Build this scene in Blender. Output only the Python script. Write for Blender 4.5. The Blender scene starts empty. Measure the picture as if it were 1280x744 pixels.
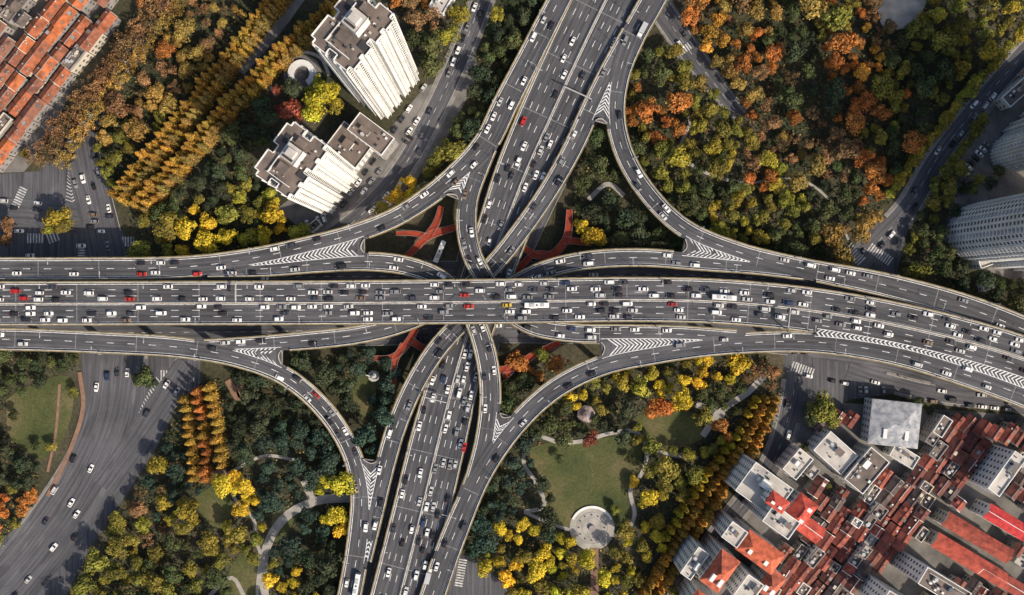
import bpy, math, random
import numpy as np
random.seed(7); RNG=np.random.default_rng(11)
S=0.40; H=440.0; CX=640; CY=372
sc=bpy.context.scene
def kz(z): return S*(H-z)/H
def W(px,py,z=0.0):
    k=kz(z); return ((px-CX)*k,(CY-py)*k,z)
COL=sc.collection
# ------------------------------------------------------------------ materials
def newmat(name):
    m=bpy.data.materials.new(name); m.use_nodes=True
    nt=m.node_tree; b=nt.nodes['Principled BSDF']
    b.inputs['Specular IOR Level'].default_value=0.25
    return m,nt,b
def mixc(nt,a,b,fac,blend='MIX'):
    n=nt.nodes.new('ShaderNodeMix'); n.data_type='RGBA'; n.blend_type=blend
    for sock,val in ((n.inputs[0],fac),(n.inputs[6],a),(n.inputs[7],b)):
        if hasattr(val,'is_output'): nt.links.new(val,sock)
        elif isinstance(val,(int,float)): sock.default_value=val
        else: sock.default_value=(val[0],val[1],val[2],1)
    return n.outputs[2]
def noise(nt,scale,detail=3,coord='Object',vec=None,rough=0.6,stretch=None):
    n=nt.nodes.new('ShaderNodeTexNoise'); n.inputs['Scale'].default_value=scale
    n.inputs['Detail'].default_value=detail; n.inputs['Roughness'].default_value=rough
    if vec is None:
        if coord=='World':
            g=nt.nodes.new('ShaderNodeNewGeometry'); vec=g.outputs['Position']
        else:
            t=nt.nodes.new('ShaderNodeTexCoord'); vec=t.outputs[coord]
    if stretch:
        mp=nt.nodes.new('ShaderNodeMapping'); mp.inputs['Scale'].default_value=stretch
        nt.links.new(vec,mp.inputs[0]); vec=mp.outputs[0]
    nt.links.new(vec,n.inputs['Vector']); return n.outputs['Fac']
def ramp(nt,fac,stops):
    r=nt.nodes.new('ShaderNodeValToRGB'); e=r.color_ramp.elements
    while len(e)<len(stops): e.new(0.5)
    for i,(p,c) in enumerate(stops):
        e[i].position=p; e[i].color=(c[0],c[1],c[2],1)
    nt.links.new(fac,r.inputs[0]); return r.outputs[0]
def simple(name,c1,c2=None,scale=0.5,rough=0.8,coord='World',metal=0,lo=0.35,hi=0.65,detail=4):
    m,nt,b=newmat(name)
    c2=c2 or tuple(x*0.8 for x in c1)
    f=noise(nt,scale,detail,coord)
    nt.links.new(ramp(nt,f,[(lo,c1),(hi,c2)]),b.inputs['Base Color'])
    b.inputs['Roughness'].default_value=rough; b.inputs['Metallic'].default_value=metal
    return m
def asphalt(name,c,uv=True):
    m,nt,b=newmat(name)
    big=noise(nt,0.03,4,'World')
    col=ramp(nt,big,[(0.3,tuple(x*0.75 for x in c)),(0.7,tuple(x*1.3 for x in c))])
    if uv:
        st=noise(nt,1.0,3,'UV',stretch=(0.9,0.02,1))
        st=ramp(nt,st,[(0.35,(0.64,0.64,0.66)),(0.65,(1.36,1.34,1.32))])
        col=mixc(nt,col,st,1.0,'MULTIPLY')
        pt=noise(nt,1.0,1,'UV',stretch=(0.12,0.035,1))
        pt=ramp(nt,pt,[(0.36,(0.76,0.76,0.76)),(0.40,(1,1,1)),(0.60,(1,1,1)),(0.62,(1.2,1.19,1.17))])
        col=mixc(nt,col,pt,1.0,'MULTIPLY')
    fi=noise(nt,2.5,3,'World'); fi=ramp(nt,fi,[(0.3,(0.82,0.82,0.82)),(0.7,(1.18,1.18,1.18))])
    col=mixc(nt,col,fi,1.0,'MULTIPLY')
    nt.links.new(col,b.inputs['Base Color']); b.inputs['Roughness'].default_value=0.85
    return m
M={}
M['deck']=asphalt('deck_asphalt',(0.069,0.069,0.075))
M['road']=asphalt('road_asphalt',(0.082,0.082,0.090))
M['conc']=simple('concrete',(0.30,0.28,0.25),(0.20,0.19,0.17),0.4)
M['parapet']=simple('parapet_concrete',(0.50,0.46,0.40),(0.30,0.27,0.23),0.3)
M['planter']=simple('planter_hedge',(0.28,0.21,0.10),(0.085,0.08,0.04),0.35,lo=0.3,hi=0.7)
M['paint']=simple('road_paint',(0.80,0.80,0.79),(0.45,0.45,0.45),0.7)
M['paint2']=simple('road_paint_worn',(0.62,0.62,0.60),(0.28,0.28,0.28),0.5)
M['joint']=simple('joint_steel',(0.26,0.26,0.26),(0.14,0.14,0.14),1.2)
M['kerb']=simple('kerb_stone',(0.34,0.33,0.31))
M['paving']=simple('paving',(0.24,0.22,0.20),(0.15,0.14,0.13),0.25)
M['path']=simple('path_concrete',(0.40,0.37,0.33),(0.26,0.25,0.22),0.2)
M['redpath']=simple('red_paving',(0.34,0.052,0.022),(0.22,0.036,0.02),0.3)
M['rail']=simple('rail_metal',(0.35,0.33,0.32),rough=0.4)
M['plazab']=simple('plaza_brown',(0.26,0.15,0.10),(0.18,0.11,0.08),0.4)
M['yard']=simple('yard_concrete',(0.20,0.185,0.17),(0.085,0.08,0.078),0.08,detail=8)
M['bark']=simple('bark',(0.09,0.065,0.045))
M['glass']=simple('window_glass',(0.06,0.07,0.08),(0.14,0.15,0.16),0.4,rough=0.25)
M['white']=simple('white_wall',(0.74,0.73,0.70),(0.60,0.585,0.555),0.15)
M['cream']=simple('cream_wall',(0.60,0.53,0.43),(0.46,0.41,0.33),0.15)
M['greywall']=simple('grey_wall',(0.34,0.31,0.29),(0.22,0.20,0.19),0.15)
M['roofgrey']=simple('flat_roof',(0.20,0.155,0.13),(0.095,0.08,0.072),0.12,detail=8)
M['rooflight']=simple('light_roof',(0.52,0.48,0.43),(0.29,0.27,0.25),0.12,detail=8)
M['metal']=simple('metal_unit',(0.45,0.45,0.45),rough=0.5)
M['dark']=simple('dark_trim',(0.04,0.04,0.045))
M['tyre']=simple('tyre_rubber',(0.02,0.02,0.02))
M['cglass']=simple('car_glass',(0.012,0.014,0.017),(0.02,0.022,0.026),rough=0.12)
M['head']=simple('headlight',(0.8,0.8,0.78)); M['tail']=simple('taillight',(0.45,0.02,0.015))
M['bronze']=simple('statue_stone',(0.5,0.48,0.44))
m,nt,b=newmat('lawn_grass')
f=noise(nt,0.045,6,'World'); c=ramp(nt,f,[(0.32,(0.046,0.060,0.022)),(0.5,(0.078,0.086,0.032)),(0.68,(0.14,0.115,0.06))])
f2=noise(nt,0.9,6,'World',rough=0.75); c=mixc(nt,c,ramp(nt,f2,[(0.3,(0.55,0.57,0.55)),(0.7,(1.4,1.35,1.3))]),1.0,'MULTIPLY')
nt.links.new(c,b.inputs['Base Color']); b.inputs['Roughness'].default_value=0.95; M['lawn']=m
m,nt,b=newmat('ground_soil')
f=noise(nt,0.02,6,'World'); c=ramp(nt,f,[(0.35,(0.030,0.036,0.018)),(0.5,(0.055,0.052,0.03)),(0.68,(0.10,0.085,0.06))])
f2=noise(nt,0.6,5,'World'); c=mixc(nt,c,ramp(nt,f2,[(0.3,(0.55,0.55,0.55)),(0.7,(1.35,1.35,1.3))]),1.0,'MULTIPLY')
nt.links.new(c,b.inputs['Base Color']); b.inputs['Roughness'].default_value=0.95; M['ground']=m
def objcol(name,rough,attr=False,metal=0.0,coat=0.0,vary=None):
    m,nt,b=newmat(name)
    o=nt.nodes.new('ShaderNodeObjectInfo'); c=o.outputs['Color']
    if attr:
        a=nt.nodes.new('ShaderNodeAttribute'); a.attribute_name='shade'
        c=mixc(nt,c,a.outputs['Color'],1.0,'MULTIPLY')
    if vary:
        f=noise(nt,vary,3,'World'); c=mixc(nt,c,ramp(nt,f,[(0.3,(0.65,0.65,0.65)),(0.7,(1.35,1.3,1.2))]),1.0,'MULTIPLY')
    nt.links.new(c,b.inputs['Base Color']); b.inputs['Roughness'].default_value=rough
    b.inputs['Metallic'].default_value=metal; b.inputs['Coat Weight'].default_value=coat
    return m
M['leaf']=objcol('foliage',0.75,True,vary=0.25)
M['car']=objcol('car_paint',0.35,coat=0.4)
m,nt,b=newmat('tile_roof')
o=nt.nodes.new('ShaderNodeObjectInfo')
wv=nt.nodes.new('ShaderNodeTexWave'); wv.wave_type='BANDS'; wv.bands_direction='X'; wv.inputs['Scale'].default_value=0.9; wv.inputs['Distortion'].default_value=0.6
tc=nt.nodes.new('ShaderNodeTexCoord'); nt.links.new(tc.outputs['Object'],wv.inputs['Vector'])
c=mixc(nt,o.outputs['Color'],ramp(nt,wv.outputs['Fac'],[(0.0,(0.7,0.7,0.7)),(1.0,(1.15,1.15,1.15))]),1.0,'MULTIPLY')
f=noise(nt,0.35,6,'World'); c=mixc(nt,c,ramp(nt,f,[(0.3,(0.45,0.48,0.52)),(0.65,(1.3,1.22,1.15))]),1.0,'MULTIPLY')
nt.links.new(c,b.inputs['Base Color']); b.inputs['Roughness'].default_value=0.85; M['tile']=m
m,nt,b=newmat('undergrowth_leaves')
a=nt.nodes.new('ShaderNodeAttribute'); a.attribute_name='shade'
nt.links.new(a.outputs['Color'],b.inputs['Base Color']); b.inputs['Roughness'].default_value=0.8; M['under']=m

# ------------------------------------------------------------------ mesh builder
class MB:
    def __init__(s): s.v=[];s.f=[];s.m=[];s.uv=[]
    def poly(s,pts,m=0,uv=None):
        n=len(s.v); s.v.extend([tuple(p) for p in pts]); s.f.append(tuple(range(n,n+len(pts)))); s.m.append(m)
        s.uv.extend(uv if uv else [(p[0],p[1]) for p in pts])
    def box(s,x0,x1,y0,y1,z0,z1,m=0,top=None,T=None):
        c=[(x0,y0,z0),(x1,y0,z0),(x1,y1,z0),(x0,y1,z0),(x0,y0,z1),(x1,y0,z1),(x1,y1,z1),(x0,y1,z1)]
        if T: c=[T(p) for p in c]
        for i,q in enumerate(((4,5,6,7),(0,1,5,4),(1,2,6,5),(2,3,7,6),(3,0,4,7),(3,2,1,0))):
            s.poly([c[j] for j in q],(top if (top is not None and i==0) else m))
    def prism(s,poly,z0,z1,m=0,top=None):
        n=len(poly)
        for i in range(n):
            a=poly[i];b=poly[(i+1)%n]
            s.poly([(a[0],a[1],z0),(b[0],b[1],z0),(b[0],b[1],z1),(a[0],a[1],z1)],m)
        s.poly([(p[0],p[1],z1) for p in poly],m if top is None else top)
    def cyl(s,x,y,z0,z1,r0,r1,m=0,n=8,cap=True,dx=0,dy=0):
        for i in range(n):
            a=2*math.pi*i/n;b=2*math.pi*(i+1)/n
            s.poly([(x+r0*math.cos(a),y+r0*math.sin(a),z0),(x+r0*math.cos(b),y+r0*math.sin(b),z0),(x+dx+r1*math.cos(b),y+dy+r1*math.sin(b),z1),(x+dx+r1*math.cos(a),y+dy+r1*math.sin(a),z1)],m)
        if cap: s.poly([(x+dx+r1*math.cos(2*math.pi*i/n),y+dy+r1*math.sin(2*math.pi*i/n),z1) for i in range(n)],m)
    def mesh(s,name,mats):
        me=bpy.data.meshes.new(name); me.from_pydata(s.v,[],s.f)
        for k in mats: me.materials.append(M[k])
        me.polygons.foreach_set('material_index',s.m)
        ul=me.uv_layers.new(name='UVMap'); ul.data.foreach_set('uv',np.array(s.uv,dtype=np.float32).ravel())
        me.update(); return me
    def obj(s,name,mats):
        return place(s.mesh(name,mats),name)
def place(me,name,loc=(0,0,0),rot=0,scale=(1,1,1),color=None):
    o=bpy.data.objects.new(name,me); COL.objects.link(o); o.location=loc; o.rotation_euler=(0,0,rot); o.scale=scale
    if color: o.color=(color[0],color[1],color[2],1)
    return o
# ------------------------------------------------------------------ paths
def mkpath(ctrl,step=2.0):
    C=np.array([[*W(c[0],c[1],c[2])[:2],c[2],c[3]*kz(c[2])] for c in ctrl],float)
    P=C[:,:2]; n=len(P)
    ext=np.vstack([2*P[0]-P[1],P,2*P[-1]-P[-2]])
    out=[];zz=[];ww=[]
    for i in range(n-1):
        p0,p1,p2,p3=ext[i:i+4]
        t0=0;t1=t0+np.linalg.norm(p1-p0)**.5;t2=t1+np.linalg.norm(p2-p1)**.5;t3=t2+np.linalg.norm(p3-p2)**.5
        t=np.linspace(t1,t2,24,endpoint=(i==n-2))[:,None]
        A1=(t1-t)/(t1-t0)*p0+(t-t0)/(t1-t0)*p1;A2=(t2-t)/(t2-t1)*p1+(t-t1)/(t2-t1)*p2;A3=(t3-t)/(t3-t2)*p2+(t-t2)/(t3-t2)*p3
        B1=(t2-t)/(t2-t0)*A1+(t-t0)/(t2-t0)*A2;B2=(t3-t)/(t3-t1)*A2+(t-t1)/(t3-t1)*A3
        q=(t2-t)/(t2-t1)*B1+(t-t1)/(t2-t1)*B2
        out.append(q); u=((t-t1)/(t2-t1))[:,0]
        zz.append(C[i,2]+(C[i+1,2]-C[i,2])*u); ww.append(C[i,3]+(C[i+1,3]-C[i,3])*u)
    Q=np.vstack(out);zz=np.concatenate(zz);ww=np.concatenate(ww)
    d=np.r_[0,np.cumsum(np.linalg.norm(np.diff(Q,axis=0),axis=1))]
    N=max(3,int(d[-1]/step)); s=np.linspace(0,d[-1],N)
    X=np.interp(s,d,Q[:,0]);Y=np.interp(s,d,Q[:,1])
    def sm(a,k):
        p=np.pad(a,k,mode='edge'); return np.convolve(p,np.ones(2*k+1)/(2*k+1),'valid')
    Z=sm(np.interp(s,d,zz),4); Wd=sm(np.interp(s,d,ww),4)
    pt=np.c_[X,Y]; T=np.gradient(pt,axis=0); T/=np.linalg.norm(T,axis=1)[:,None]
    Nn=np.c_[-T[:,1],T[:,0]]
    return dict(P=pt,Z=Z,T=T,N=Nn,h=Wd/2,s=s,step=s[1]-s[0])
def near(d,q):
    D=((q[:,None,:]-d['P'][None])**2).sum(2); j=D.argmin(1)
    r=q-d['P'][j]; lat=(r*d['N'][j]).sum(1); al=(r*d['T'][j]).sum(1)
    return j,lat,al
def inside(d,q,z=None,margin=0.0,dz=2.5):
    j,lat,al=near(d,q); ok=(np.abs(lat)<d['h'][j]+margin)&(np.abs(al)<d['step']*1.2)
    if z is not None: ok&=np.abs(d['Z'][j]-z)<dz
    return ok
def strip(mb,d,o0,o1,dz,m,mask=None,i0=0,i1=None):
    n=len(d['s']); o0=np.broadcast_to(o0,(n,));o1=np.broadcast_to(o1,(n,))
    A=d['P']+d['N']*o0[:,None];B=d['P']+d['N']*o1[:,None]
    for i in range(i0,(i1 or n)-1):
        if mask is not None and not mask[i]: continue
        z=d['Z'][i]+dz;z2=d['Z'][i+1]+dz
        mb.poly([(*A[i],z),(*A[i+1],z2),(*B[i+1],z2),(*B[i],z)],m,[(o0[i],d['s'][i]),(o0[i+1],d['s'][i+1]),(o1[i+1],d['s'][i+1]),(o1[i],d['s'][i])])
def wall(mb,d,o,z0,z1,m,mask=None):
    n=len(d['s']); o=np.broadcast_to(o,(n,)); A=d['P']+d['N']*o[:,None]
    for i in range(n-1):
        if mask is not None and not mask[i]: continue
        mb.poly([(*A[i],d['Z'][i]+z0),(*A[i+1],d['Z'][i+1]+z0),(*A[i+1],d['Z'][i+1]+z1),(*A[i],d['Z'][i]+z1)],m)
def barrier(mb,d,oa,ob,z0,z1,m,mask=None):
    strip(mb,d,oa,ob,z1,m,mask); wall(mb,d,oa,z0,z1,m,mask); wall(mb,d,ob,z0,z1,m,mask)
def at(d,s):
    i=np.clip(np.searchsorted(d['s'],s),1,len(d['s'])-1); a=(s-d['s'][i-1])/(d['s'][i]-d['s'][i-1])
    L=lambda k:d[k][i-1]*(1-a)+d[k][i]*a
    return L('P'),L('Z'),L('T'),L('N'),L('h')
def dashes(mb,d,offs,dz,m,on=3.5,off=6.5,w=0.24,skip=None):
    s=d['s'][0]+2
    while s+on<d['s'][-1]:
        p,z,T,N,h=at(d,s); p2,z2,T2,N2,h2=at(d,s+on)
        for fo in offs:
            a=fo*h;a2=fo*h2; c=p+N*a
            if skip and skip(c,z): continue
            c2=p2+N2*a2
            mb.poly([(*(c-N*w/2),z+dz),(*(c2-N2*w/2),z2+dz),(*(c2+N2*w/2),z2+dz),(*(c+N*w/2),z+dz)],m)
        s+=on+off
# ------------------------------------------------------------------ decks
ZN,ZE,ZT=11,20,22.5
decks={}
def D(name,ctrl,lanes,median=False,parents=(),cars=(28,28),dirn=1):
    d=mkpath(ctrl); d.update(name=name,lanes=lanes,median=median,parents=parents,cars=cars,dirn=dirn); decks[name]=d
D('EW',[(-160,380,ZT,53),(0,379.5,ZT,53),(200,379,ZT,53),(400,378.5,ZT,53),(640,376.5,ZT,54),(800,374.5,ZT,54),(900,377,ZT,54),(1000,386,ZT,54),(1100,402,ZT,54),(1200,425,ZT,54),(1280,449,ZT,54),(1440,510,ZT,54)],3,True,cars=(12.5,12.5))
D('NS',[(830,-140,9.2,78),(757,0,9.2,80),(722,72,9.2,80),(686,150,9.2,78),(654,222,9.2,72),(630,285,9.2,64),(600,370,9.2,60),(574,450,9.2,60),(548,550,9.2,68),(524,650,9.2,70),(500,744,9.2,70),(470,860,9.2,70)],4,True,cars=(19,24))
D('RT_NW',[(760,-110,ZN,26),(699,0,ZN,27),(664,68,ZN,28),(632,130,ZN,30),(608,178,ZN,30),(576,213,11.5,26),(536,246,13.5,23),(496,271,17.5,22),(446,291,ZE,22),(388,307,ZE,22),(320,322,ZE,23),(240,333,ZE,25),(100,336,ZE,26),(0,336,ZE,26),(-160,336,ZE,26)],2,cars=(34,34))
D('LT1',[(632,132,ZN,24),(614,172,ZN,24),(599,208,ZN,24),(586,245,11.5,24),(583,280,14,24),(590,318,16.5,23),(608,352,17,22),(635,388,17.5,21),(665,407,19,21),(715,416,ZE,22),(780,417,ZE,21),(850,418,ZE,20),(920,422,ZE,18)],2,parents=('RT_NW','RT_SE'))
D('LT3',[(552,700,ZN,22),(574,650,ZN,22),(595,595,ZN,24),(609,540,11.6,25),(613,485,14,25),(604,430,16.5,25),(585,385,17,22),(552,350,17.5,22),(510,333,19,22),(460,327,ZE,22),(400,330,ZE,20),(330,336,ZE,18),(260,338,ZE,16)],2,parents=('RT_NW','RT_SE'))
D('RT_NE',[(875,-110,ZN,30),(816,0,ZN,30),(790,48,ZN,30),(774,95,ZN,24),(769,145,ZN,23),(781,195,12,22),(812,245,15.5,22),(856,286,19.3,22),(920,314,ZE,22),(1000,335,ZE,24),(1100,355,ZE,28),(1200,382,ZE,30),(1280,412,ZE,30),(1430,480,ZE,30)],2,cars=(38,38))
D('LT2',[(1010,342,ZE,16),(940,333,ZE,18),(880,328,ZE,20),(800,322,ZE,21),(730,326,17.5,21),(680,338,14.5,21),(640,358,13.5,21),(590,392,13.2,22),(550,432,13,23),(520,478,12.2,23),(497,530,ZN,23),(482,580,ZN,23),(468,640,ZN,22),(454,700,ZN,20)],2,parents=('RT_NE','RT_SW'))
D('LT4',[(240,434,ZE,16),(310,431,ZE,18),(380,426,ZE,21),(450,418,19.5,21),(505,404,16,21),(560,378,13.5,21),(612,336,13.2,22),(650,290,13,22),(686,238,12.2,22),(716,185,ZN,23),(739,135,ZN,23),(762,88,ZN,22),(790,36,ZN,20)],2,parents=('RT_NE','RT_SW'))
D('RT_SW',[(-160,424,ZE,26),(0,424,ZE,26),(120,428,ZE,25),(230,435,ZE,24),(300,448,ZE,22),(358,471,19,22),(406,512,15,22),(438,562,11.5,22),(451,610,ZN,24),(450,665,ZN,28),(437,744,ZN,28),(412,850,ZN,28)],2,cars=(38,38))
D('RT_SE',[(508,850,ZN,30),(541,744,ZN,30),(569,665,ZN,30),(602,592,ZN,25),(643,533,12.2,24),(692,487,16,24),(752,457,19.5,24),(820,442,ZE,24),(900,431,ZE,24),(1000,427,ZE,25),(1060,432,21,26),(1130,445,ZT-.06,27),(1200,466,ZT-.06,28),(1280,495,ZT-.06,28),(1420,555,ZT-.06,28)],2,cars=(16,16))
pri={'EW':0,'NS':0,'RT_NW':1,'RT_NE':1,'RT_SW':1,'RT_SE':1,'LT1':2,'LT2':2,'LT3':2,'LT4':2}
for n,d in decks.items(): d['lift']=-0.05*pri[n]; d['Z']=d['Z']+d['lift']
gores=[('RT_NW','LT1'),('RT_NW','LT3'),('RT_NE','LT4'),('RT_NE','LT2'),('RT_SW','LT4'),('RT_SW','LT2'),('RT_SE','LT3'),('RT_SE','LT1'),('RT_SE','EW')]
gorepts=[]
def gore(an,bn,gmax=7.0):
    A,B=decks[an],decks[bn]; pairs=[]
    ewp='EW' in (an,bn); wid=2.1 if ewp else 1.7; gmin=-3.0
    j,lat,al=near(B,A['P'])
    for i in range(len(A['s'])):
        if abs(al[i])>4 or abs(A['Z'][i]-B['Z'][j[i]])>2.3: 
            pairs.append(None); continue
        v=B['P'][j[i]]-A['P'][i]; side=1 if (v*A['N'][i]).sum()>0 else -1
        a=A['P'][i]+A['N'][i]*side*(A['h'][i])
        jj=near(B,a[None]); jb=jj[0][0]; sb=1 if jj[1][0]>0 else -1
        b_=B['P'][jb]+B['N'][jb]*sb*B['h'][jb]
        gap=abs(jj[1][0])-B['h'][jb]
        if np.linalg.norm(A['P'][i]-B['P'][j[i]])<3: pairs.append(None); continue
        if gmin<gap<gmax:
            uu=A['N'][i]*side; ub=B['N'][jb]*sb
            pairs.append((a-uu*wid,b_-ub*wid,max(A['Z'][i],B['Z'][jb] if gap<2 else -9),gap,B['Z'][jb]))
        else: pairs.append(None)
    mb=MB(); pm=MB()
    run=[]; runs=[]
    for p in pairs+[None]:
        if p is None:
            if len(run)>6: runs.append(run)
            run=[]
        else: run.append(p)
    for r in runs:
        for i in range(len(r)-1):
            a,b,z,g,zb=r[i];a2,b2,z2,g2,zb2=r[i+1]
            zb=z if g<2 else zb; zb2=z2 if g2<2 else zb2
            mb.poly([(*a,z+.02),(*a2,z2+.02),(*b2,zb2+.02),(*b,zb+.02)],0)
            mb.poly([(*a,z-1.2),(*a2,z2-1.2),(*b2,zb2-1.2),(*b,zb-1.2)],1)
        for e in (r[0],r[-1]):
            if e[3]>gmax*0.7 :
                a,b,z,g,zb=e; gd=(b-a); L=np.linalg.norm(gd); gd/=L; a=a+gd*wid;b=b-gd*wid; nn=np.array([-gd[1],gd[0]])*0.2
                # rounded nose barrier
                wide_dir=(r[-1][0]-r[-3][0]) if e is r[-1] else (r[0][0]-r[2][0]); wide_dir/=np.linalg.norm(wide_dir)
                prev=None
                for tt in np.linspace(0,1,7):
                    q=a*(1-tt)+b*tt-wide_dir*math.sin(math.pi*tt)*1.6
                    if prev is not None:
                        mb.prism([tuple(prev-nn),tuple(q-nn),tuple(q+nn),tuple(prev+nn)],z-.2,z+.95,2)
                    prev=q
                mb.prism([tuple(a-nn),tuple(b-nn),tuple(b+nn),tuple(a+nn)],z-1.2,z+0.03,1)
        wide_end = r[-1][3]>r[0][3]
        rr=r if wide_end else r[::-1]
        n=len(rr)
        A_=np.array([q[0] for q in rr]);B_=np.array([q[1] for q in rr]);Z_=np.array([q[2] for q in rr]);ZB_=np.array([q[2] if q[3]<2 else q[4] for q in rr])
        C_=(A_+B_)/2
        def ip(X,t):
            t=min(max(t,0),n-1.001); i=int(t); f=t-i; return X[i]*(1-f)+X[i+1]*f
        t=1.0
        while t<n-2:
            w=np.linalg.norm(ip(A_,t)-ip(B_,t)); lead=min(w*0.5,5)/2.0; th=0.38
            za=float(ip(Z_,t))+0.08; zb=float(ip(ZB_,t))+0.08; zc_=(za+zb)/2
            e=0.05
            a0=ip(A_,t)*(1-e)+ip(B_,t)*e; a1=ip(A_,t+th)*(1-e)+ip(B_,t+th)*e
            b0=ip(B_,t)*(1-e)+ip(A_,t)*e; b1=ip(B_,t+th)*(1-e)+ip(A_,t+th)*e
            c0=ip(C_,t-lead);c1=ip(C_,t-lead+th)
            if t-lead>0:
                pm.poly([(*a0,za),(*c0,zc_),(*c1,zc_),(*a1,za)],0); pm.poly([(*b0,zb),(*c0,zc_),(*c1,zc_),(*b1,zb)],0)
            t+=1.05
        for X,Y,ZZ in ((A_,B_,Z_),(B_,A_,ZB_)):
            for i in range(n-1):
                u=(Y[i]-X[i]);u/=max(np.linalg.norm(u),1e-6);u*=0.28
                u2=(Y[i+1]-X[i+1]);u2/=max(np.linalg.norm(u2),1e-6);u2*=0.28
                pm.poly([(*X[i],ZZ[i]+.07),(*X[i+1],ZZ[i+1]+.07),(*(X[i+1]+u2),ZZ[i+1]+.07),(*(X[i]+u),ZZ[i]+.07)],0)
        gorepts.append((an,bn,C_,Z_,np.linalg.norm(A_-B_,axis=1)/2))
    if mb.f: mb.obj('ramp_gore_slab',['deck','conc','parapet']); 
    if pm.f: pm.obj('chevron_marking',['paint'])
for g in gores: gore(*g, gmax=(5.5 if 'EW' in g else 7.0))
def ingore(q,z,me_,ex=0.2):
    r=np.zeros(len(q),bool)
    for an,bn,C_,Z_,w in gorepts:
        D_=((q[:,None]-C_[None])**2).sum(2); j=D_.argmin(1)
        r|=(np.sqrt(D_[np.arange(len(q)),j])<w[j]+ex)&(np.abs(Z_[j]-z)<2.3)&(w[j]>0)
    return r
nice={'EW':'elevated_expressway','NS':'elevated_expressway'}
for n,d in decks.items():
    mb=MB(); h=d['h']; N_=len(h)
    strip(mb,d,-h,h,0,0); 
    strip(mb,d,-h*0.55,h*0.55,-2.0,1); wall(mb,d,-h,-0.6,0,1); wall(mb,d,h,-0.6,0,1)
    for sg in (-1,1):
        A=d['P']+d['N']*(sg*h)[:,None];B=d['P']+d['N']*(sg*h*0.55)[:,None]
        for i in range(N_-1):
            mb.poly([(*A[i],d['Z'][i]-.6),(*A[i+1],d['Z'][i+1]-.6),(*B[i+1],d['Z'][i+1]-2),(*B[i],d['Z'][i]-2)],1)
    pm=MB(); masks={}
    for sg in (-1,1):
        edge=d['P']+d['N']*(sg*(h-0.2))[:,None]
        blocked=ingore(edge,d['Z'],n)
        for o,e in decks.items():
            if o==n: continue
            blocked|=inside(e,edge,d['Z'],0.15,1.2)
        mask=~blocked; masks[sg]=mask
        barrier(mb,d,sg*(h-0.45),sg*h,-0.3,0.95,2,mask)
        barrier(mb,d,sg*(h+0.02),sg*(h+0.5),0.2,0.9,3,mask)
        strip(pm,d,sg*(h-0.95),sg*(h-1.22),0.02,0,mask)
    if d['median']:
        barrier(mb,d,-0.3,0.3,-0.1,0.85,2); 
        for o in (-0.85,0.65): strip(pm,d,o,o+0.22,0.02,0)
    s=10.0
    while s<d['s'][-1]-2:
        p,z,T,Nn,hh=at(d,s); a=p-Nn*(hh-.5);b=p+Nn*(hh-.5)
        pm.poly([(*a,z+.01),(*(a+T*.35),z+.01),(*(b+T*.35),z+.01),(*b,z+.01)],1); s+=29
    L=d['lanes']; u=0.93
    if d['median']:
        offs=[sg*(0.05+(u-0.05)*i/L) for sg in(-1,1) for i in range(1,L)]; cen=[sg*(0.05+(u-0.05)*(i+.5)/L) for sg in(-1,1) for i in range(L)]
    else:
        offs=[-u+2*u*i/L for i in range(1,L)]; cen=[-u+2*u*(i+.5)/L for i in range(L)]
    d['cen']=cen
    pr=[decks[x] for x in d['parents']]
    sk=(lambda c,z,pr=pr: any(inside(e,c[None],z,0.5,1.5)[0] for e in pr)) if pr else None
    d['sk']=sk
    dashes(pm,d,offs,0.02,0,skip=sk)
    mb.obj('elevated_expressway' if n in nice else 'elevated_ramp',['deck','conc','parapet','planter'])
    pm.obj('lane_marking',['paint','joint'])
    d['masks']=masks
pb=MB()
for n,d in decks.items():
    s=14.0
    while s<d['s'][-1]:
        p,z,T,Nn,hh=at(d,s)
        bad=any(inside(e,p[None],None,2.5)[0] and e['Z'][near(e,p[None])[0][0]]<z-1 for o,e in decks.items() if o!=n)
        if not bad:
            def TT(q,p=p,T=T,Nn=Nn): v=p+T*q[0]+Nn*q[1]; return (v[0],v[1],q[2])
            w=min(hh*0.5,4)
            pb.box(-1,1,-w*.45,w*.45,0,z-3.2,0,T=TT); pb.box(-1.2,1.2,-w,w,z-3.2,z-2.0,0,T=TT)
        s+=29
pb.obj('bridge_pier',['conc'])
lm=MB(); lm.cyl(0,0,0,8.5,.13,.08,0,6); lm.box(-.06,.06,0,2.6,8.4,8.52,0); lm.box(-.18,.18,2.0,3.1,8.32,8.44,0); lm.box(-.25,.25,-.25,.25,0,.5,0)
LM=lm.mesh('street_lamp',['metal'])
for n,d in decks.items():
    s=12.0;k=0
    while s<d['s'][-1]-4:
        i=int(np.searchsorted(d['s'],s)); sg=1 if k%2 else -1
        if d['masks'][sg][i]:
            q=d['P'][i]+d['N'][i]*sg*(d['h'][i]-.22); ang=math.atan2(d['N'][i][1],d['N'][i][0])-math.pi/2+(math.pi if sg>0 else 0)
            place(LM,'street_lamp',(q[0],q[1],d['Z'][i]+.9),ang)
        s+=24;k+=1
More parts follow.
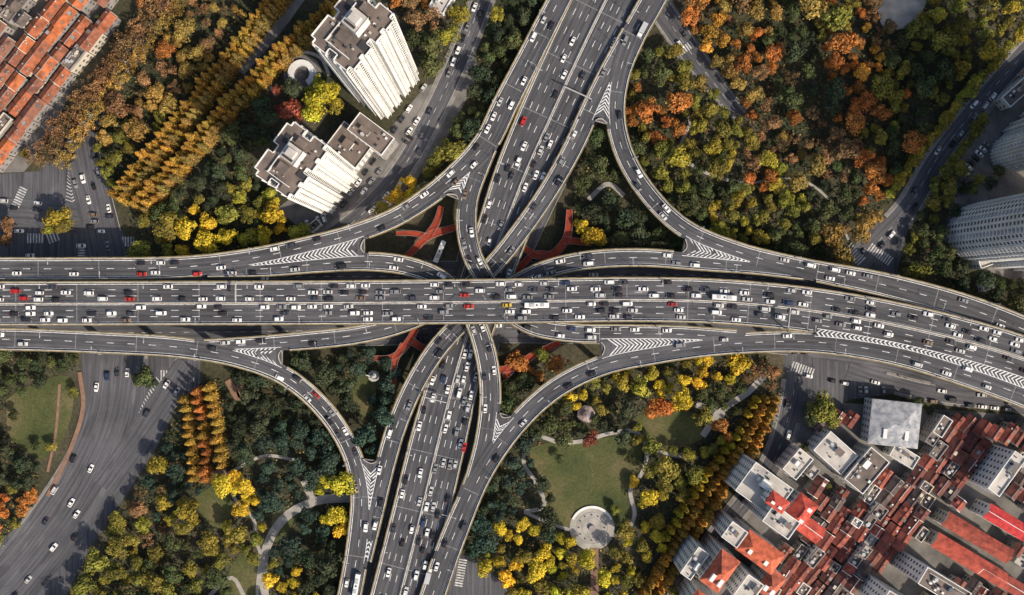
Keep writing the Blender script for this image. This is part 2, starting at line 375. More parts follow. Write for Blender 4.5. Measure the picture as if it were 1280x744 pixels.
def gantry(dn,px,py,side):
    d=decks[dn]; z=d['Z'].mean(); q=np.array(W(px,py,z)[:2]); j=near(d,q[None])[0][0]; p,T,Nn,h,zz=d['P'][j],d['T'][j],d['N'][j],d['h'][j],d['Z'][j]
    mb=MB(); 
    def TT(v): w=T*v[0]+Nn*v[1]*side; return (w[0],w[1],v[2])
    mb.box(-.2,.2,h-.4,h,0,7,0,T=TT); mb.box(-.2,.2,.3,h,6.6,7.0,0,T=TT); mb.box(-.3,-.2,1.2,h-1.5,5.2,7.4,1,T=TT)
    place(mb.mesh('gantry_sign',['metal','greywall']),'gantry_sign',(p[0],p[1],zz))
for g_ in [('NS',700,110,1),('NS',560,500,-1),('EW',300,380,1),('EW',980,384,-1)]: gantry(*g_)
# ------------------------------------------------------------------ ground
g=MB(); g.poly([(-2500,-2500,0),(2500,-2500,0),(2500,2500,0),(-2500,2500,0)]); g.obj('ground',['ground'])
zc=[0.02]
blocks=[]
def wpoly(pts): return np.array([W(*p)[:2] for p in pts])
def pip(q,poly):
    x,y=q[:,0],q[:,1]; c=np.zeros(len(q),bool); n=len(poly)
    for i in range(n):
        x1,y1=poly[i];x2,y2=poly[(i+1)%n]
        if y1==y2: continue
        c^=((y1>y)!=(y2>y))&(x<(x2-x1)*(y-y1)/(y2-y1)+x1)
    return c
def gpoly(pts,name,mat,block=True,z=None,smooth=False):
    if smooth:
        q=mkpath([(a,b_,0,1) for a,b_ in pts+[pts[0]]],3); wp=q['P'][:-1]
    else: wp=wpoly(pts)
    if z is None: zc[0]+=0.008; z=zc[0]
    mb=MB(); mb.poly([(a,b_,z) for a,b_ in wp]); mb.obj(name,[mat])
    if block: blocks.append(wp)
    return wp
groads=[]
def groad(ctrl,name='road',mat='road',kerb=True,lanes=2,walk=5,block=True,cars=None,mark=True):
    d=mkpath([(a,b_,0,w) for a,b_,w in ctrl]); zc[0]+=0.008; d['Z']=d['Z']*0+zc[0]
    d.update(kerb=kerb,lanes=lanes,walk=walk,cars=cars,mark=mark,mat=mat,name=name,block=block); groads.append(d); return d
J=[]
def junc(pts): J.append(gpoly(pts,'road','road'))
junc([(-60,222),(50,214),(82,160),(112,150),(124,200),(150,285),(180,330),(-60,330)])
junc([(100,440),(250,450),(252,478),(222,505),(198,555),(160,615),(115,680),(75,760),(-60,790),(-30,700),(45,640),(88,565),(106,500)])
junc([(1050,330),(1085,285),(1112,270),(1135,285),(1120,345),(1060,340)])
junc([(980,440),(1060,450),(1110,462),(1118,492),(1060,500),(1015,530),(985,520)])
junc([(560,690),(585,695),(650,744),(660,790),(560,790)])
gpoly([(395,300),(345,262),(380,235),(440,225),(480,170),(530,110),(560,95),(590,60),(600,90),(560,170),(520,225),(470,270)],'yard','yard')
gpoly([(1000,500),(1290,520),(1400,800),(830,800),(860,730),(930,650),(985,560)],'yard','yard')
gpoly([(-80,-80),(170,-60),(90,110),(60,180),(30,215),(-80,220)],'yard','yard')
gpoly([(1185,170),(1240,100),(1400,80),(1400,400),(1225,335),(1180,300),(1190,240)],'yard','yard',block=False)
gpoly([(1095,5),(1120,-30),(1160,-30),(1155,10),(1130,35),(1105,35)],'plaza','path',smooth=True)
groad([(-160,380,118),(0,380,118),(300,380,110),(640,378,100),(900,380,110),(1100,402,120),(1280,455,120),(1440,520,120)],walk=0,lanes=6)
groad([(830,-140,130),(757,0,130),(686,150,110),(630,285,90),(600,370,80),(572,450,90),(540,570,110),(500,744,125),(470,860,125)],walk=0,lanes=6)
groad([(390,312,22),(445,275,22),(500,215,22),(540,145,22),(575,70,22),(625,-60,22)],cars=26)
groad([(1060,345,26),(1095,305,26),(1135,260,24),(1170,200,22),(1220,135,22),(1300,45,22)],cars=22)
groad([(1000,430,24),(990,500,24),(965,580,22),(905,660,20),(855,735,18),(820,800,18)],cars=30)
groad([(800,-30,26),(835,25,26),(870,75,24),(905,120,18),(925,145,12)],cars=40,walk=3)
groad([(100,180,20),(135,115,14),(180,50,12),(250,-50,12)],cars=30,walk=3)
groad([(-60,262,34),(40,266,36),(100,275,36)],walk=0,lanes=4,cars=20,mark=False)
groad([(100,165,36),(108,215,44),(120,262,46),(135,330,50)],walk=0,lanes=4,cars=26)
groad([(150,440,64),(140,520,64),(112,590,66),(65,665,72),(0,745,74),(-60,810,74)],walk=3,lanes=5,cars=46)
groad([(235,455,30),(205,500,34),(165,560,34),(130,610,34)],walk=0,lanes=2,cars=50)
groad([(1290,500,18),(1190,495,18),(1110,478,18),(1060,462,22)],walk=3,cars=18)
gm=MB()
for d in groads:
    mb=MB(); h=d['h']; strip(mb,d,-h,h,0,0)
    for sg in (-1,1):
        edge=d['P']+d['N']*(sg*(h+0.3))[:,None]; bl=np.zeros(len(h),bool)
        for e in groads:
            if e is not d: bl|=inside(e,edge,None,0.3)
        for p in J: bl|=pip(edge,p)
        if d['kerb']: barrier(mb,d,sg*h,sg*(h+.3),-0.05,0.13,1,~bl)
        if d['walk']: strip(mb,d,sg*(h+.3),sg*(h+.3+d['walk']*S),0.125,2,~bl)
    mb.obj('road',[d['mat'],'kerb','paving'])
    L=d['lanes']; d['cen']=[-.95+1.9*(i+.5)/L for i in range(L)]
    if d['mark']:
        dd=dict(d); dd['Z']=d['Z']*0+0.15
        dashes(gm,dd,[-.95+1.9*i/L for i in range(1,L)],0,0,on=3,off=4,w=.2)
def zebra(px,py,ang,L,Wd,n=None):
    c=np.array(W(px,py)[:2]); a=math.radians(ang); u=np.array([math.cos(a),math.sin(a)]);v=np.array([-u[1],u[0]])
    L*=S;Wd*=S; n=n or int(L/1.3)
    for i in range(n):
        x=-L/2+L*(i+.5)/n
        q=[c+u*(x-.36)-v*Wd/2,c+u*(x+.36)-v*Wd/2,c+u*(x+.36)+v*Wd/2,c+u*(x-.36)+v*Wd/2]
        gm.poly([(*p,.17) for p in q],0)
for z in [(140,302,0,58,12),(66,296,20,16,14),(44,298,0,22,12),(105,160,-70,30,10),(24,248,65,30,10),(102,318,90,26,9),(135,460,0,38,14),(222,470,0,44,14),(1068,318,-45,28,14),(1100,318,-35,34,12),(1003,462,-20,30,12),(576,716,80,36,10),(22,735,-35,60,14),(2,700,60,36,14),(855,62,35,26,9)]: zebra(*z)
def hatch(p0,p1,w0,w1):
    a=np.array(W(*p0)[:2]);b=np.array(W(*p1)[:2]); T=(b-a);L=np.linalg.norm(T);T/=L;N=np.array([-T[1],T[0]]); s=0
    w0*=S;w1*=S
    while s<L-1:
        w=w0+(w1-w0)*s/L; c=a+T*s
        gm.poly([(*(c+N*w),.16),(*(c+N*w+T*.5),.16),(*(c+T*1.9),.16),(*(c+T*1.4),.16)],0)
        gm.poly([(*(c-N*w),.16),(*(c-N*w+T*.5),.16),(*(c+T*1.9),.16),(*(c+T*1.4),.16)],0); s+=1.7
hatch((86,210),(90,252),1,8); hatch((205,478),(172,522),12,2); hatch((113,285),(118,250),6,1)
gm.obj('road_marking',['paint2'])
lawns=[]
def lawn(pts): lawns.append(gpoly(pts,'lawn','lawn',smooth=True))
lawn([(662,560),(690,552),(725,552),(765,546),(795,548),(803,565),(796,590),(782,612),(786,640),(765,662),(715,662),(690,650),(672,620),(678,598),(664,580)])
lawn([(795,520),(830,510),(865,520),(880,545),(840,560),(805,545)])
lawn([(8,500),(30,485),(85,470),(92,500),(80,545),(52,575),(35,565),(12,545)])
lawn([(245,620),(275,605),(290,625),(282,660),(255,650)])
lawn([(300,690),(325,700),(322,744),(300,760),(285,720)])
lawn([(340,640),(375,635),(360,665),(342,680)])
lawn([(440,480),(455,465),(470,480),(460,520),(445,515)])
groads_p=[]
def gpath(ctrl,mat='path',w=5,name='path'):
    d=groad([(a,b_,w) for a,b_ in ctrl],name=name,mat=mat); groads.pop(); mb=MB(); strip(mb,d,-d['h'],d['h'],0.12,0)
    for sg in(-1,1): wall(mb,d,sg*d['h'],-.15,.12,0)
    mb.obj(name,[mat]); d['kerb']=False; groads_p.append(d)
gpath([(655,640),(680,632),(668,600),(655,580),(658,558),(672,546),(700,553),(730,551),(765,541),(795,540),(808,558),(803,590),(788,612),(793,645),(778,668),(762,668)])
gpath([(655,640),(690,655),(712,662)],w=4)
gpath([(743,685),(743,800)],'plazab',10)
gpath([(878,545),(900,515),(935,490),(955,470)],w=8); gpath([(870,505),(905,520)],w=8); gpath([(808,558),(845,570),(872,572)],w=4)
gpath([(285,592),(292,620),(318,650),(318,672),(325,690),(322,744),(330,800)],w=4)
gpath([(336,800),(331,744),(330,700),(342,665),(365,640),(400,625),(440,622)],w=11)
gpath([(380,600),(392,628)],w=9); gpath([(240,770),(290,722),(305,744)],w=5); gpath([(285,592),(330,570),(370,575)],w=4)
gpath([(300,90),(340,45),(395,-30)],w=13,mat='yard'); gpath([(345,120),(330,85),(360,65),(400,72),(412,95)],w=4)
gpath([(840,120),(862,150),(850,190),(880,215),(930,230)],w=4); gpath([(930,230),(1000,225),(1040,255),(1060,300)],w=3); gpath([(735,250),(760,230),(780,245)],w=6)
gpath([(100,465),(104,510),(85,570),(60,620)],'plazab',5); gpath([(75,480),(70,540),(60,590)],'plazab',3)
gpath([(285,475),(300,500),(300,480)],'plazab',9); gpath([(262,595),(285,592)],'plazab',12)
def disc(mb,px,py,r0,r1,z0,z1,m,n=40,a0=0,a1=2*math.pi):
    cx,cy,_=W(px,py); r0*=S;r1*=S
    for i in range(n):
        a=a0+(a1-a0)*i/n;b=a0+(a1-a0)*(i+1)/n
        p=lambda r,t,z:(cx+r*math.cos(t),cy+r*math.sin(t),z)
        mb.poly([p(r0,a,z1),p(r1,a,z1),p(r1,b,z1),p(r0,b,z1)],m)
        mb.poly([p(r1,a,z0),p(r1,b,z0),p(r1,b,z1),p(r1,a,z1)],m); 
        if r0>0: mb.poly([p(r0,a,z0),p(r0,b,z0),p(r0,b,z1),p(r0,a,z1)],m)
mb=MB(); disc(mb,740,660,0.01,28,0,.3,0); disc(mb,740,660,25,28,.3,.9,1,30,math.radians(25),math.radians(155)); disc(mb,740,660,12,13,.3,.36,2); disc(mb,740,660,19,20,.3,.36,2); disc(mb,740,660,0.01,4,.3,1.6,2,16)
for k in range(12):
    a=k*math.pi/6; c_=W(740,660); x,y=c_[0]+6.4*math.cos(a),c_[1]+6.4*math.sin(a); mb.cyl(x,y,.3,1.0,.35,.35,2,8)
mb.obj('circular_plaza',['path','white','greywall']); 
blocks.append(np.array([[W(740+30*math.cos(t),660+30*math.sin(t))[0],W(740+30*math.cos(t),660+30*math.sin(t))[1]] for t in np.linspace(0,6.2,16)]))
mb=MB(); disc(mb,378,93,0.01,24,0,.22,0); disc(mb,378,93,10,17,.22,2.2,1,30,math.radians(-60),math.radians(240)); disc(mb,378,93,0.01,6,.22,.8,0,16)
mb.obj('ring_fountain',['yard','white']); blocks.append(wpoly([(350,93),(378,62),(406,93),(378,122)]))
mb=MB(); 
for i in range(8):
    a=i*math.pi/4;b=a+math.pi/4;R=4.6
    mb.cyl(3.6*math.cos(a),3.6*math.sin(a),0,3,.15,.15,1,6)
    mb.poly([(R*math.cos(a),R*math.sin(a),3),(R*math.cos(b),R*math.sin(b),3),(1.6*math.cos(b),1.6*math.sin(b),4.8),(1.6*math.cos(a),1.6*math.sin(a),4.8)],0)
    mb.poly([(2.0*math.cos(a),2.0*math.sin(a),5.1),(2.0*math.cos(b),2.0*math.sin(b),5.1),(0,0,6.3)],0)
mb.cyl(0,0,0,.3,4.5,4.5,1,8)
place(mb.mesh('gazebo',['tile','path']),'gazebo',W(732,517),0.2,color=(0.32,0.26,0.25)); blocks.append(wpoly([(716,517),(732,500),(748,517),(732,533)]))
mb=MB(); mb.cyl(0,0,0,1.2,1.8,1.5,0,10); mb.cyl(0,0,1.2,3.2,.9,.6,0,8); mb.cyl(0,0,3.2,4.6,.5,.7,0,8,dx=.8,dy=.4); mb.cyl(.8,.4,4.6,5.4,.45,.2,0,8); mb.cyl(0,0,2.6,4.2,.25,.12,0,6,dx=-1.6,dy=.6)
place(mb.mesh('statue',['bronze']),'statue',W(467,470),0,(1.7,1.7,1.7)); blocks.append(wpoly([(452,456),(482,456),(482,492),(452,492)]))
def foot(segs):
    mb=MB()
    for k,c in enumerate(segs):
        d=mkpath([(a,b_,5.5,w) for a,b_,w in c]); d['Z']+=k*0.02
        strip(mb,d,-d['h'],d['h'],0,0); strip(mb,d,-d['h'],d['h'],-.7,1)
        for sg in(-1,1): barrier(mb,d,sg*(d['h']-.12),sg*d['h'],-.7,0.0,1); barrier(mb,d,sg*(d['h']-.1),sg*(d['h']-.02),.9,1.05,2)
        for i in range(0,len(d['s']),5):
            p=d['P'][i]; 
            if i%10==0: mb.cyl(p[0],p[1],0,4.8,.4,.4,1,8)
    mb.obj('pedestrian_footbridge',['redpath','conc','rail'])
foot([[(490,338,8),(515,315,8),(535,296,11),(570,284,8)],[(535,296,12),(546,278,8),(552,258,7)],[(495,292,5),(518,292,6),(537,297,10)]])
foot([[(645,340,8),(668,318,8),(690,318,11),(708,298,11),(712,262,7)],[(655,310,7),(676,322,10),(690,318,9)],[(705,300,11),(740,304,6)]])
foot([[(455,447,6),(492,446,8),(513,424,11),(520,410,8)],[(513,425,11),(535,440,7)],[(505,430,9),(494,452,8),(492,490,7)]])
foot([[(615,464,8),(645,458,10),(668,443,9),(700,428,8)],[(630,472,7),(645,457,10)]])
# ------------------------------------------------------------------ buildings
def rect_poly(cx,cy,L,Wd,ang,m=1.0):
    a=math.radians(ang);u=np.array([math.cos(a),math.sin(a)]);v=np.array([-u[1],u[0]]);c=np.array(W(cx,cy)[:2])
    l=L*S/2+m;w=Wd*S/2+m
    return np.array([c-u*l-v*w,c+u*l-v*w,c+u*l+v*w,c-u*l+v*w])
def wins(mb,x0,y0,x1,y1,z0,fl,fh,sp=3.0,ww=1.5,hh=1.5,mg=2,mt=3,prob=1.0):
    dx,dy=x1-x0,y1-y0;L=math.hypot(dx,dy)
    if L<2: return
    ux,uy=dx/L,dy/L;nx,ny=uy,-ux; n=max(1,int(L/sp))
    for i in range(n):
        c=L*(i+.5)/n
        for f in range(fl):
            if random.random()>prob: continue
            z=z0+f*fh+0.9
            for (e,off,m,zz0,zz1) in ((ww/2,.04,mg,z,z+hh),(ww/2+.15,.14,mt,z-.15,z)):
                a=(x0+ux*(c-e)+nx*off,y0+uy*(c-e)+ny*off);b=(x0+ux*(c+e)+nx*off,y0+uy*(c+e)+ny*off)
                mb.poly([(*a,zz0),(*b,zz0),(*b,zz1),(*a,zz1)],m)
                if m==mt:
                    a0=(a[0]-nx*off,a[1]-ny*off);b0=(b[0]-nx*off,b[1]-ny*off); mb.poly([(*a,zz1),(*b,zz1),(*b0,zz1),(*a0,zz1)],m)
def bld(name,cx,cy,L,Wd,ang,h,roof='flat',wallm='white',rc=(0.3,0.1,0.05),flatm='roofgrey',fh=3.0,dormer=False,block=True,pent=True,rise=None,top=False,trim='white'):
    if top:
        k=(H-h)/H; cx=CX+(cx-CX)*k; cy=CY+(cy-CY)*k; L*=k; Wd*=k
    l=L*S/2;w=Wd*S/2; mb=MB(); mats=[wallm,('tile' if roof!='flat' else flatm),'glass',trim,'metal','dark','roofgrey']
    base=[(-l,-w),(l,-w),(l,w),(-l,w)]
    fl=max(1,int(h/fh))
    for i in range(4):
        a=base[i];b=base[(i+1)%4]
        mb.poly([(*a,0),(*b,0),(*b,h),(*a,h)],0); wins(mb,*a,*b,0.1,fl,fh,sp=2.8,ww=1.3,hh=1.4)
    if roof=='flat':
        mb.poly([(p[0],p[1],h-.02) for p in base],1); t=.3
        for x0,x1,y0,y1 in ((-l-.05,l+.05,-w-.05,-w+t),(-l-.05,l+.05,w-t,w+.05),(-l-.05,-l+t,-w+t,w-t),(l-t,l+.05,-w+t,w-t)): mb.box(x0,x1,y0,y1,h-.4,h+.9,3)
        if pent and l>3 and w>2.5:
            px=random.uniform(-.4,.3)*l;py=random.uniform(-.3,.2)*w; mb.box(px,px+l*.4,py,py+w*.5,h,h+2.8,0,6 if random.random()<.6 else 3)
            mb.box(px-.15,px+l*.4+.15,py-.15,py,h+2.81,h+2.95,3,6)
        for _ in range(int(3+l*w/9)):
            x=random.uniform(-l+1.2,l-1.8);y=random.uniform(-w+1,w-1.6) if w>1.8 else 0; a=random.uniform(.5,1.4);z=random.uniform(.5,1.5); mb.box(x,x+a,y,y+a*.8,h,h+z,random.choice([4,3,4,5]))
        if random.random()<.5: mb.cyl(-l*.5,w*.3,h,h+2,.9,.9,4,10)
        if l>6 and random.random()<.6: mb.box(-l*.8,l*.8,w*.55,w*.62,h,h+.4,4)
    else:
        o=.5; r=rise or w*0.62; rl=0 if roof=='gable' else min(w,l*.98)
        A=[(-l-o,-w-o,h-.2),(l+o,-w-o,h-.2),(l+o,w+o,h-.2),(-l-o,w+o,h-.2)]; R0=(-l-o+rl,0,h+r);R1=(l+o-rl,0,h+r)
        mb.poly([A[0],A[1],R1,R0],1);mb.poly([A[2],A[3],R0,R1],1);mb.poly([A[1],A[2],R1],0 if rl==0 else 1);mb.poly([A[3],A[0],R0],0 if rl==0 else 1)
        mb.poly([(p[0],p[1],h-.25) for p in A],3)
        mb.box(R0[0],R1[0],-.13,.13,h+r-.08,h+r+.14,1 if random.random()<.7 else 3)
        if rl==0 and random.random()<.35:
            for xx in (-l-o,l+o-.3):
                for sg in(-1,1):
                    mb.poly([(xx,sg*(w+o),h-.02),(xx+.3,sg*(w+o),h-.02),(xx+.3,0,h+r+.2),(xx,0,h+r+.2)],3)
        if roof=='hip':
            for sx in(-1,1):
                mb.box(sx*l*.45-.9,sx*l*.45+.9,-w*.7,-w*.25,h,h+r*.75,0,3)
        if dormer:
            n=max(1,int(2*l/4.5))
            for i in range(n):
                x=-l+2*l*(i+.5)/n+random.uniform(-.6,.6)
                if random.random()<.55:
                    sg=random.choice([-1,1]); y0=sg*w*.8;y1=sg*w*.2
                    mb.box(x-.9,x+.9,min(y0,y1),max(y0,y1),h+.1,h+r*.85,0,random.choice([6,1,1,3])); mb.poly([(x-.7,y0+sg*.03,h+.5),(x+.7,y0+sg*.03,h+.5),(x+.7,y0+sg*.03,h+r*.75),(x-.7,y0+sg*.03,h+r*.75)],2)
                x+=1.8
                if random.random()<.5: mb.box(x-.3,x+.3,-.7,.1,h+r*.3,h+r+1.0,3,5)
                if random.random()<.35:
                    sg=random.choice([-1,1]); zz=h+r*.45; yy=sg*w*.5; mb.box(x-1.4,x-.6,yy-.4,yy+.4,zz,zz+.75,2,3)
    o=place(mb.mesh(name,mats),name,W(cx,cy),math.radians(ang),color=rc)
    if block: blocks.append(rect_poly(cx,cy,L,Wd,ang))
    return o
def tower(cxt,cyt,h,ang,a,b):
    k=(H-h)/H; cx=CX+(cxt-CX)*k; cy=CY+(cyt-CY)*k
    mb=MB(); c=2.0; n=1.9; dp=2.6
    fp=[(-a+c,-b),(-a*.45-n*.5,-b),(-a*.45-n*.5,-b+dp*.5),(-a*.45+n*.5,-b+dp*.5),(-a*.45+n*.5,-b),(-n*.6,-b),(-n*.6,-b+dp),(n*.6,-b+dp),(n*.6,-b),(a*.45-n*.5,-b),(a*.45-n*.5,-b+dp*.5),(a*.45+n*.5,-b+dp*.5),(a*.45+n*.5,-b),(a-c,-b),(a-c,-b+c),(a,-b+c),(a,-n),(a-dp,-n),(a-dp,n),(a,n),(a,b-c),(a-c,b-c),(a-c,b),(n,b),(n,b-dp),(-n,b-dp),(-n,b),(-a+c,b),(-a+c,b-c),(-a,b-c),(-a,n),(-a+dp,n),(-a+dp,-n),(-a,-n),(-a,-b+c),(-a+c,-b+c)]
    mb.prism(fp,0,h,0,1)
    fh=2.9; fl=int(h/fh)
    for i in range(len(fp)):
        p=fp[i];q=fp[(i+1)%len(fp)]
        wins(mb,*p,*q,0.2,fl,fh,sp=2.3,ww=1.2,hh=1.5)
        L=math.hypot(q[0]-p[0],q[1]-p[1])
        if L>3:
            ux,uy=(q[0]-p[0])/L,(q[1]-p[1])/L;nx,ny=uy,-ux
            def TT(v,p=p,ux=ux,uy=uy,nx=nx,ny=ny): return (p[0]+ux*v[0]+nx*v[1],p[1]+uy*v[0]+ny*v[1],v[2])
            mb.box(L*.5-.18,L*.5+.18,.01,.7,0,h-.5,3,T=TT)
            mb.box(.05,.4,.01,.5,0,h-.5,3,T=TT);mb.box(L-.4,L-.05,.01,.5,0,h-.5,3,T=TT)
            for f in range(1,fl,1):
                mb.box(.45,L*.42,.02,.45,f*fh+.05,f*fh+.55,3,T=TT)
        if L>.5:
            ux,uy=(q[0]-p[0])/L,(q[1]-p[1])/L;nx,ny=uy,-ux
            def T2(v,p=p,ux=ux,uy=uy,nx=nx,ny=ny): return (p[0]+ux*v[0]+nx*v[1],p[1]+uy*v[0]+ny*v[1],v[2])
            mb.box(0,L,-.25,.08,h-.3,h+1.1,3,T=T2)
    mb.box(-a*.1,a*.42,-b*.38,b*.3,h,h+6.5,3,5); mb.box(-a*.1-.2,a*.42+.2,-b*.38-.2,-b*.38,h+6.51,h+6.9,3,5)
    mb.box(a*.05,a*.3,-b*.25,b*.12,h+6.5,h+9,3,5); mb.box(-a*.05,a*.02,-b*.25,b*.2,h+6.5,h+7.1,6)
    mb.box(-a*.5,-a*.2,-b*.2,b*.25,h,h+3,4,4); mb.box(a*.5,a*.72,-b*.2,b*.2,h,h+3.2,4,4)
    mb.box(-a*.7,a*.6,b*.45,b*.48,h,h+1.5,3); mb.box(-a*.72,-a*.7,-b*.6,b*.5,h,h+1.5,3)
    mb.box(-a*.3,-a*.05,-b*.9,-b*.55,h+.02,h+.9,6); mb.box(a*.3,a*.6,b*.5,b*.75,h+.02,h+.8,6); mb.box(-a*.9,-a*.75,-b*.3,b*.3,h+.02,h+.6,6)
    for _ in range(40):
        x=random.uniform(-a+3,a-4);y=random.uniform(-b+3.5,b-4)
        if abs(x)<a*.45 and abs(y)<b*.4: continue
        s=random.uniform(.5,1.2); mb.box(x,x+s,y,y+s,h,h+s,random.choice([2,3,5,6,6]))
    place(mb.mesh('apartment_tower',['white','roofgrey','glass','white','roofgrey','rooflight','dark']),'apartment_tower',W(cx,cy),math.radians(ang)); blocks.append(rect_poly(cx,cy,2*a/S,2*b/S,ang,2))
tower(441,36,93,51,14.5,10.8)
tower(364,200,75,54,13.5,10.2)
bld('podium_building',438,190,50,46,53,9,'flat','white',flatm='roofgrey')
bld('podium_building',412,212,30,34,53,14,'flat','cream',flatm='rooflight')
bld('office_block',470,175,26,52,53,16,'flat','greywall',flatm='roofgrey')
bld('kiosk',395,283,16,10,40,4,'flat','white',pent=False)
bld('service_building',555,5,34,20,60,8,'flat','white',flatm='rooflight')
def curved(cx,cy,ang,L,R,h,wallm):
    mb=MB(); fh=3.0; fl=int(h/fh)
    def out(o):
        r=R+o; pts=[(-L+r*math.cos(t),r*math.sin(t)) for t in np.linspace(math.pi/2,1.5*math.pi,17)]
        zig=[]; n=6
        for i in range(n):
            x0=-L+2*L*i/n; x1=-L+2*L*(i+1)/n; st=1.8 if i%2 else 0
            zig+=[(x0+.3,-r-st),(x1-.3,-r-st)]
        up=[(x,-y) for x,y in zig[::-1]]
        return pts+zig+up
    core=out(0); mb.prism(core,0,h,0,1); n=len(core)
    for i in range(n):
        p=core[i];q=core[(i+1)%n]; Ls=math.hypot(q[0]-p[0],q[1]-p[1])
        wins(mb,*p,*q,.2,fl,fh,sp=2.6,ww=1.5,hh=1.5)
        if Ls>1.2:
            ux,uy=(q[0]-p[0])/Ls,(q[1]-p[1])/Ls;nx,ny=uy,-ux
            def TT(v,p=p,ux=ux,uy=uy,nx=nx,ny=ny): return (p[0]+ux*v[0]+nx*v[1],p[1]+uy*v[0]+ny*v[1],v[2])
            mb.box(0,.55,.01,.5,0,h,3,T=TT)
            if i%3==0:
                for f in range(1,fl): mb.box(.6,Ls-.1,.02,.8,f*fh+.05,f*fh+.25,3,T=TT); mb.box(.6,Ls-.1,.72,.8,f*fh+.25,f*fh+.9,3,T=TT)
            mb.box(0,Ls,-.3,.12,h-.3,h+1.2,3,T=TT)
    mb.box(-L*.3,L*.3,-3,3,h,h+5,3,1)
    place(mb.mesh('curved_apartment_block',[wallm,'rooflight','glass','white']),'curved_apartment_block',W(cx,cy),math.radians(ang)); blocks.append(rect_poly(cx,cy,2*(L+R)/S,2*R/S+4,ang,2))
curved(1270,297,-6,20,14.5,96,'white'); curved(1292,165,42,17,9,82,'cream')
bld('entrance_building',1222,322,26,22,20,9,'flat','white',flatm='rooflight'); bld('garden_pavilion',1228,356,14,14,20,4,'flat','white',flatm='rooflight',pent=False)
bld('shop_building',1262,118,44,16,42,8,'flat','cream',flatm='roofgrey'); bld('shop_building',1285,90,30,14,42,6,'gable','cream',(0.3,0.13,0.08))
# --- lane houses NW
dirv=np.array([0.62,-0.785]); perp=np.array([-0.785,-0.62])
ORS=[(0.40,0.125,0.05),(0.33,0.11,0.055),(0.26,0.10,0.06),(0.21,0.095,0.065)]
for r in range(9):
    t=-40
    while t<330:
        L=random.uniform(16,34); c=np.array([22,180])+dirv*(t+L/2)+perp*(r*19.5)
        if -60<c[0]<150 and -50<c[1]<225:
            rc=random.choice(ORS) if r<4 else random.choice([(0.20,0.10,0.07),(0.15,0.10,0.085),(0.33,0.12,0.06),(0.25,0.10,0.065),(0.12,0.10,0.09)])
            if random.random()<.95: bld('lane_house',c[0],c[1],L-.6,random.uniform(12.5,16),51.7+random.uniform(-1,1),random.uniform(6.5,9.5),'gable' if random.random()<.93 else 'flat','greywall' if random.random()<.7 else 'cream',rc,dormer=True,trim='greywall' if random.random()<.6 else 'cream')
        t+=L+random.choice([.3,.3,4])
# --- SE quarter
RBS=[(0.19,0.060,0.045),(0.25,0.08,0.06),(0.15,0.060,0.05),(0.30,0.09,0.065),(0.11,0.085,0.08),(0.21,0.085,0.065)]
special=[]
def sp(*a,**k):
    k.setdefault('top',True); h=a[6]; kk=(H-h)/H if k['top'] else 1
    special.append(rect_poly(CX+(a[1]-CX)*kk,CY+(a[2]-CY)*kk,a[3],a[4],a[5],1.5)); return bld(*a,**k)
RED=(0.50,0.085,0.06)
sp('sports_hall',1119,530,60,54,-6,11,'hip','white',(0.34,0.36,0.39),rise=3)
sp('annex_building',1130,570,34,18,-32,8,'flat','white',flatm='rooflight')
sp('office_building',1044,566,46,32,-42,14,'flat','white',flatm='rooflight')
sp('office_building',1083,588,52,30,50,16,'flat','cream',flatm='roofgrey')
sp('office_building',997,580,34,22,50,14,'flat','white',flatm='rooflight')
sp('hotel_building',955,612,58,44,-36,30,'flat','white',flatm='rooflight')
sp('hotel_building',976,652,40,26,-36,36,'flat','white',flatm='rooflight')
sp('hotel_building',1000,640,38,26,52,33,'hip','white',RED)
sp('hotel_building',972,628,24,16,-36,40,'hip','white',RED)
sp('hotel_building',1014,662,28,20,-36,26,'gable','white',RED)
sp('hotel_building',950,690,54,28,-36,27,'hip','white',(0.52,0.13,0.07))
sp('hotel_building',918,668,24,24,-36,27,'flat','white',flatm='rooflight')
sp('apartment_block',900,714,26,46,-36,30,'hip','white',(0.50,0.13,0.075))
sp('apartment_block',868,704,16,40,-36,26,'flat','white',flatm='rooflight')
sp('apartment_block',935,738,24,34,-36,28,'flat','white',flatm='rooflight')
sp('apartment_block',964,730,22,32,-36,22,'hip','white',(0.42,0.12,0.075))
sp('apartment_block',880,762,40,30,-36,26,'hip','white',(0.46,0.12,0.07))
sp('school_building',1222,672,92,17,-31,12,'gable','cream',(0.34,0.08,0.055))
sp('school_building',1212,700,100,18,-31,11,'gable','cream',(0.40,0.085,0.06))
sp('school_building',1258,728,70,16,-31,11,'gable','cream',(0.32,0.075,0.055))
sp('school_building',1262,655,64,18,-31,14,'gable','white',(0.50,0.05,0.05))
sp('apartment_block',1180,735,64,24,-31,28,'flat','white',flatm='roofgrey')
sp('apartment_block',1130,764,60,26,-31,28,'flat','white',flatm='roofgrey')
sp('apartment_block',1258,592,18,58,-36,22,'flat','white',flatm='rooflight')
u=np.array([math.cos(math.radians(54)),-math.sin(math.radians(54))]); v=np.array([-u[1],u[0]])
extw=wpoly([(1000,500),(1290,520),(1400,800),(830,800),(880,740),(960,650),(985,560)])
nh=0
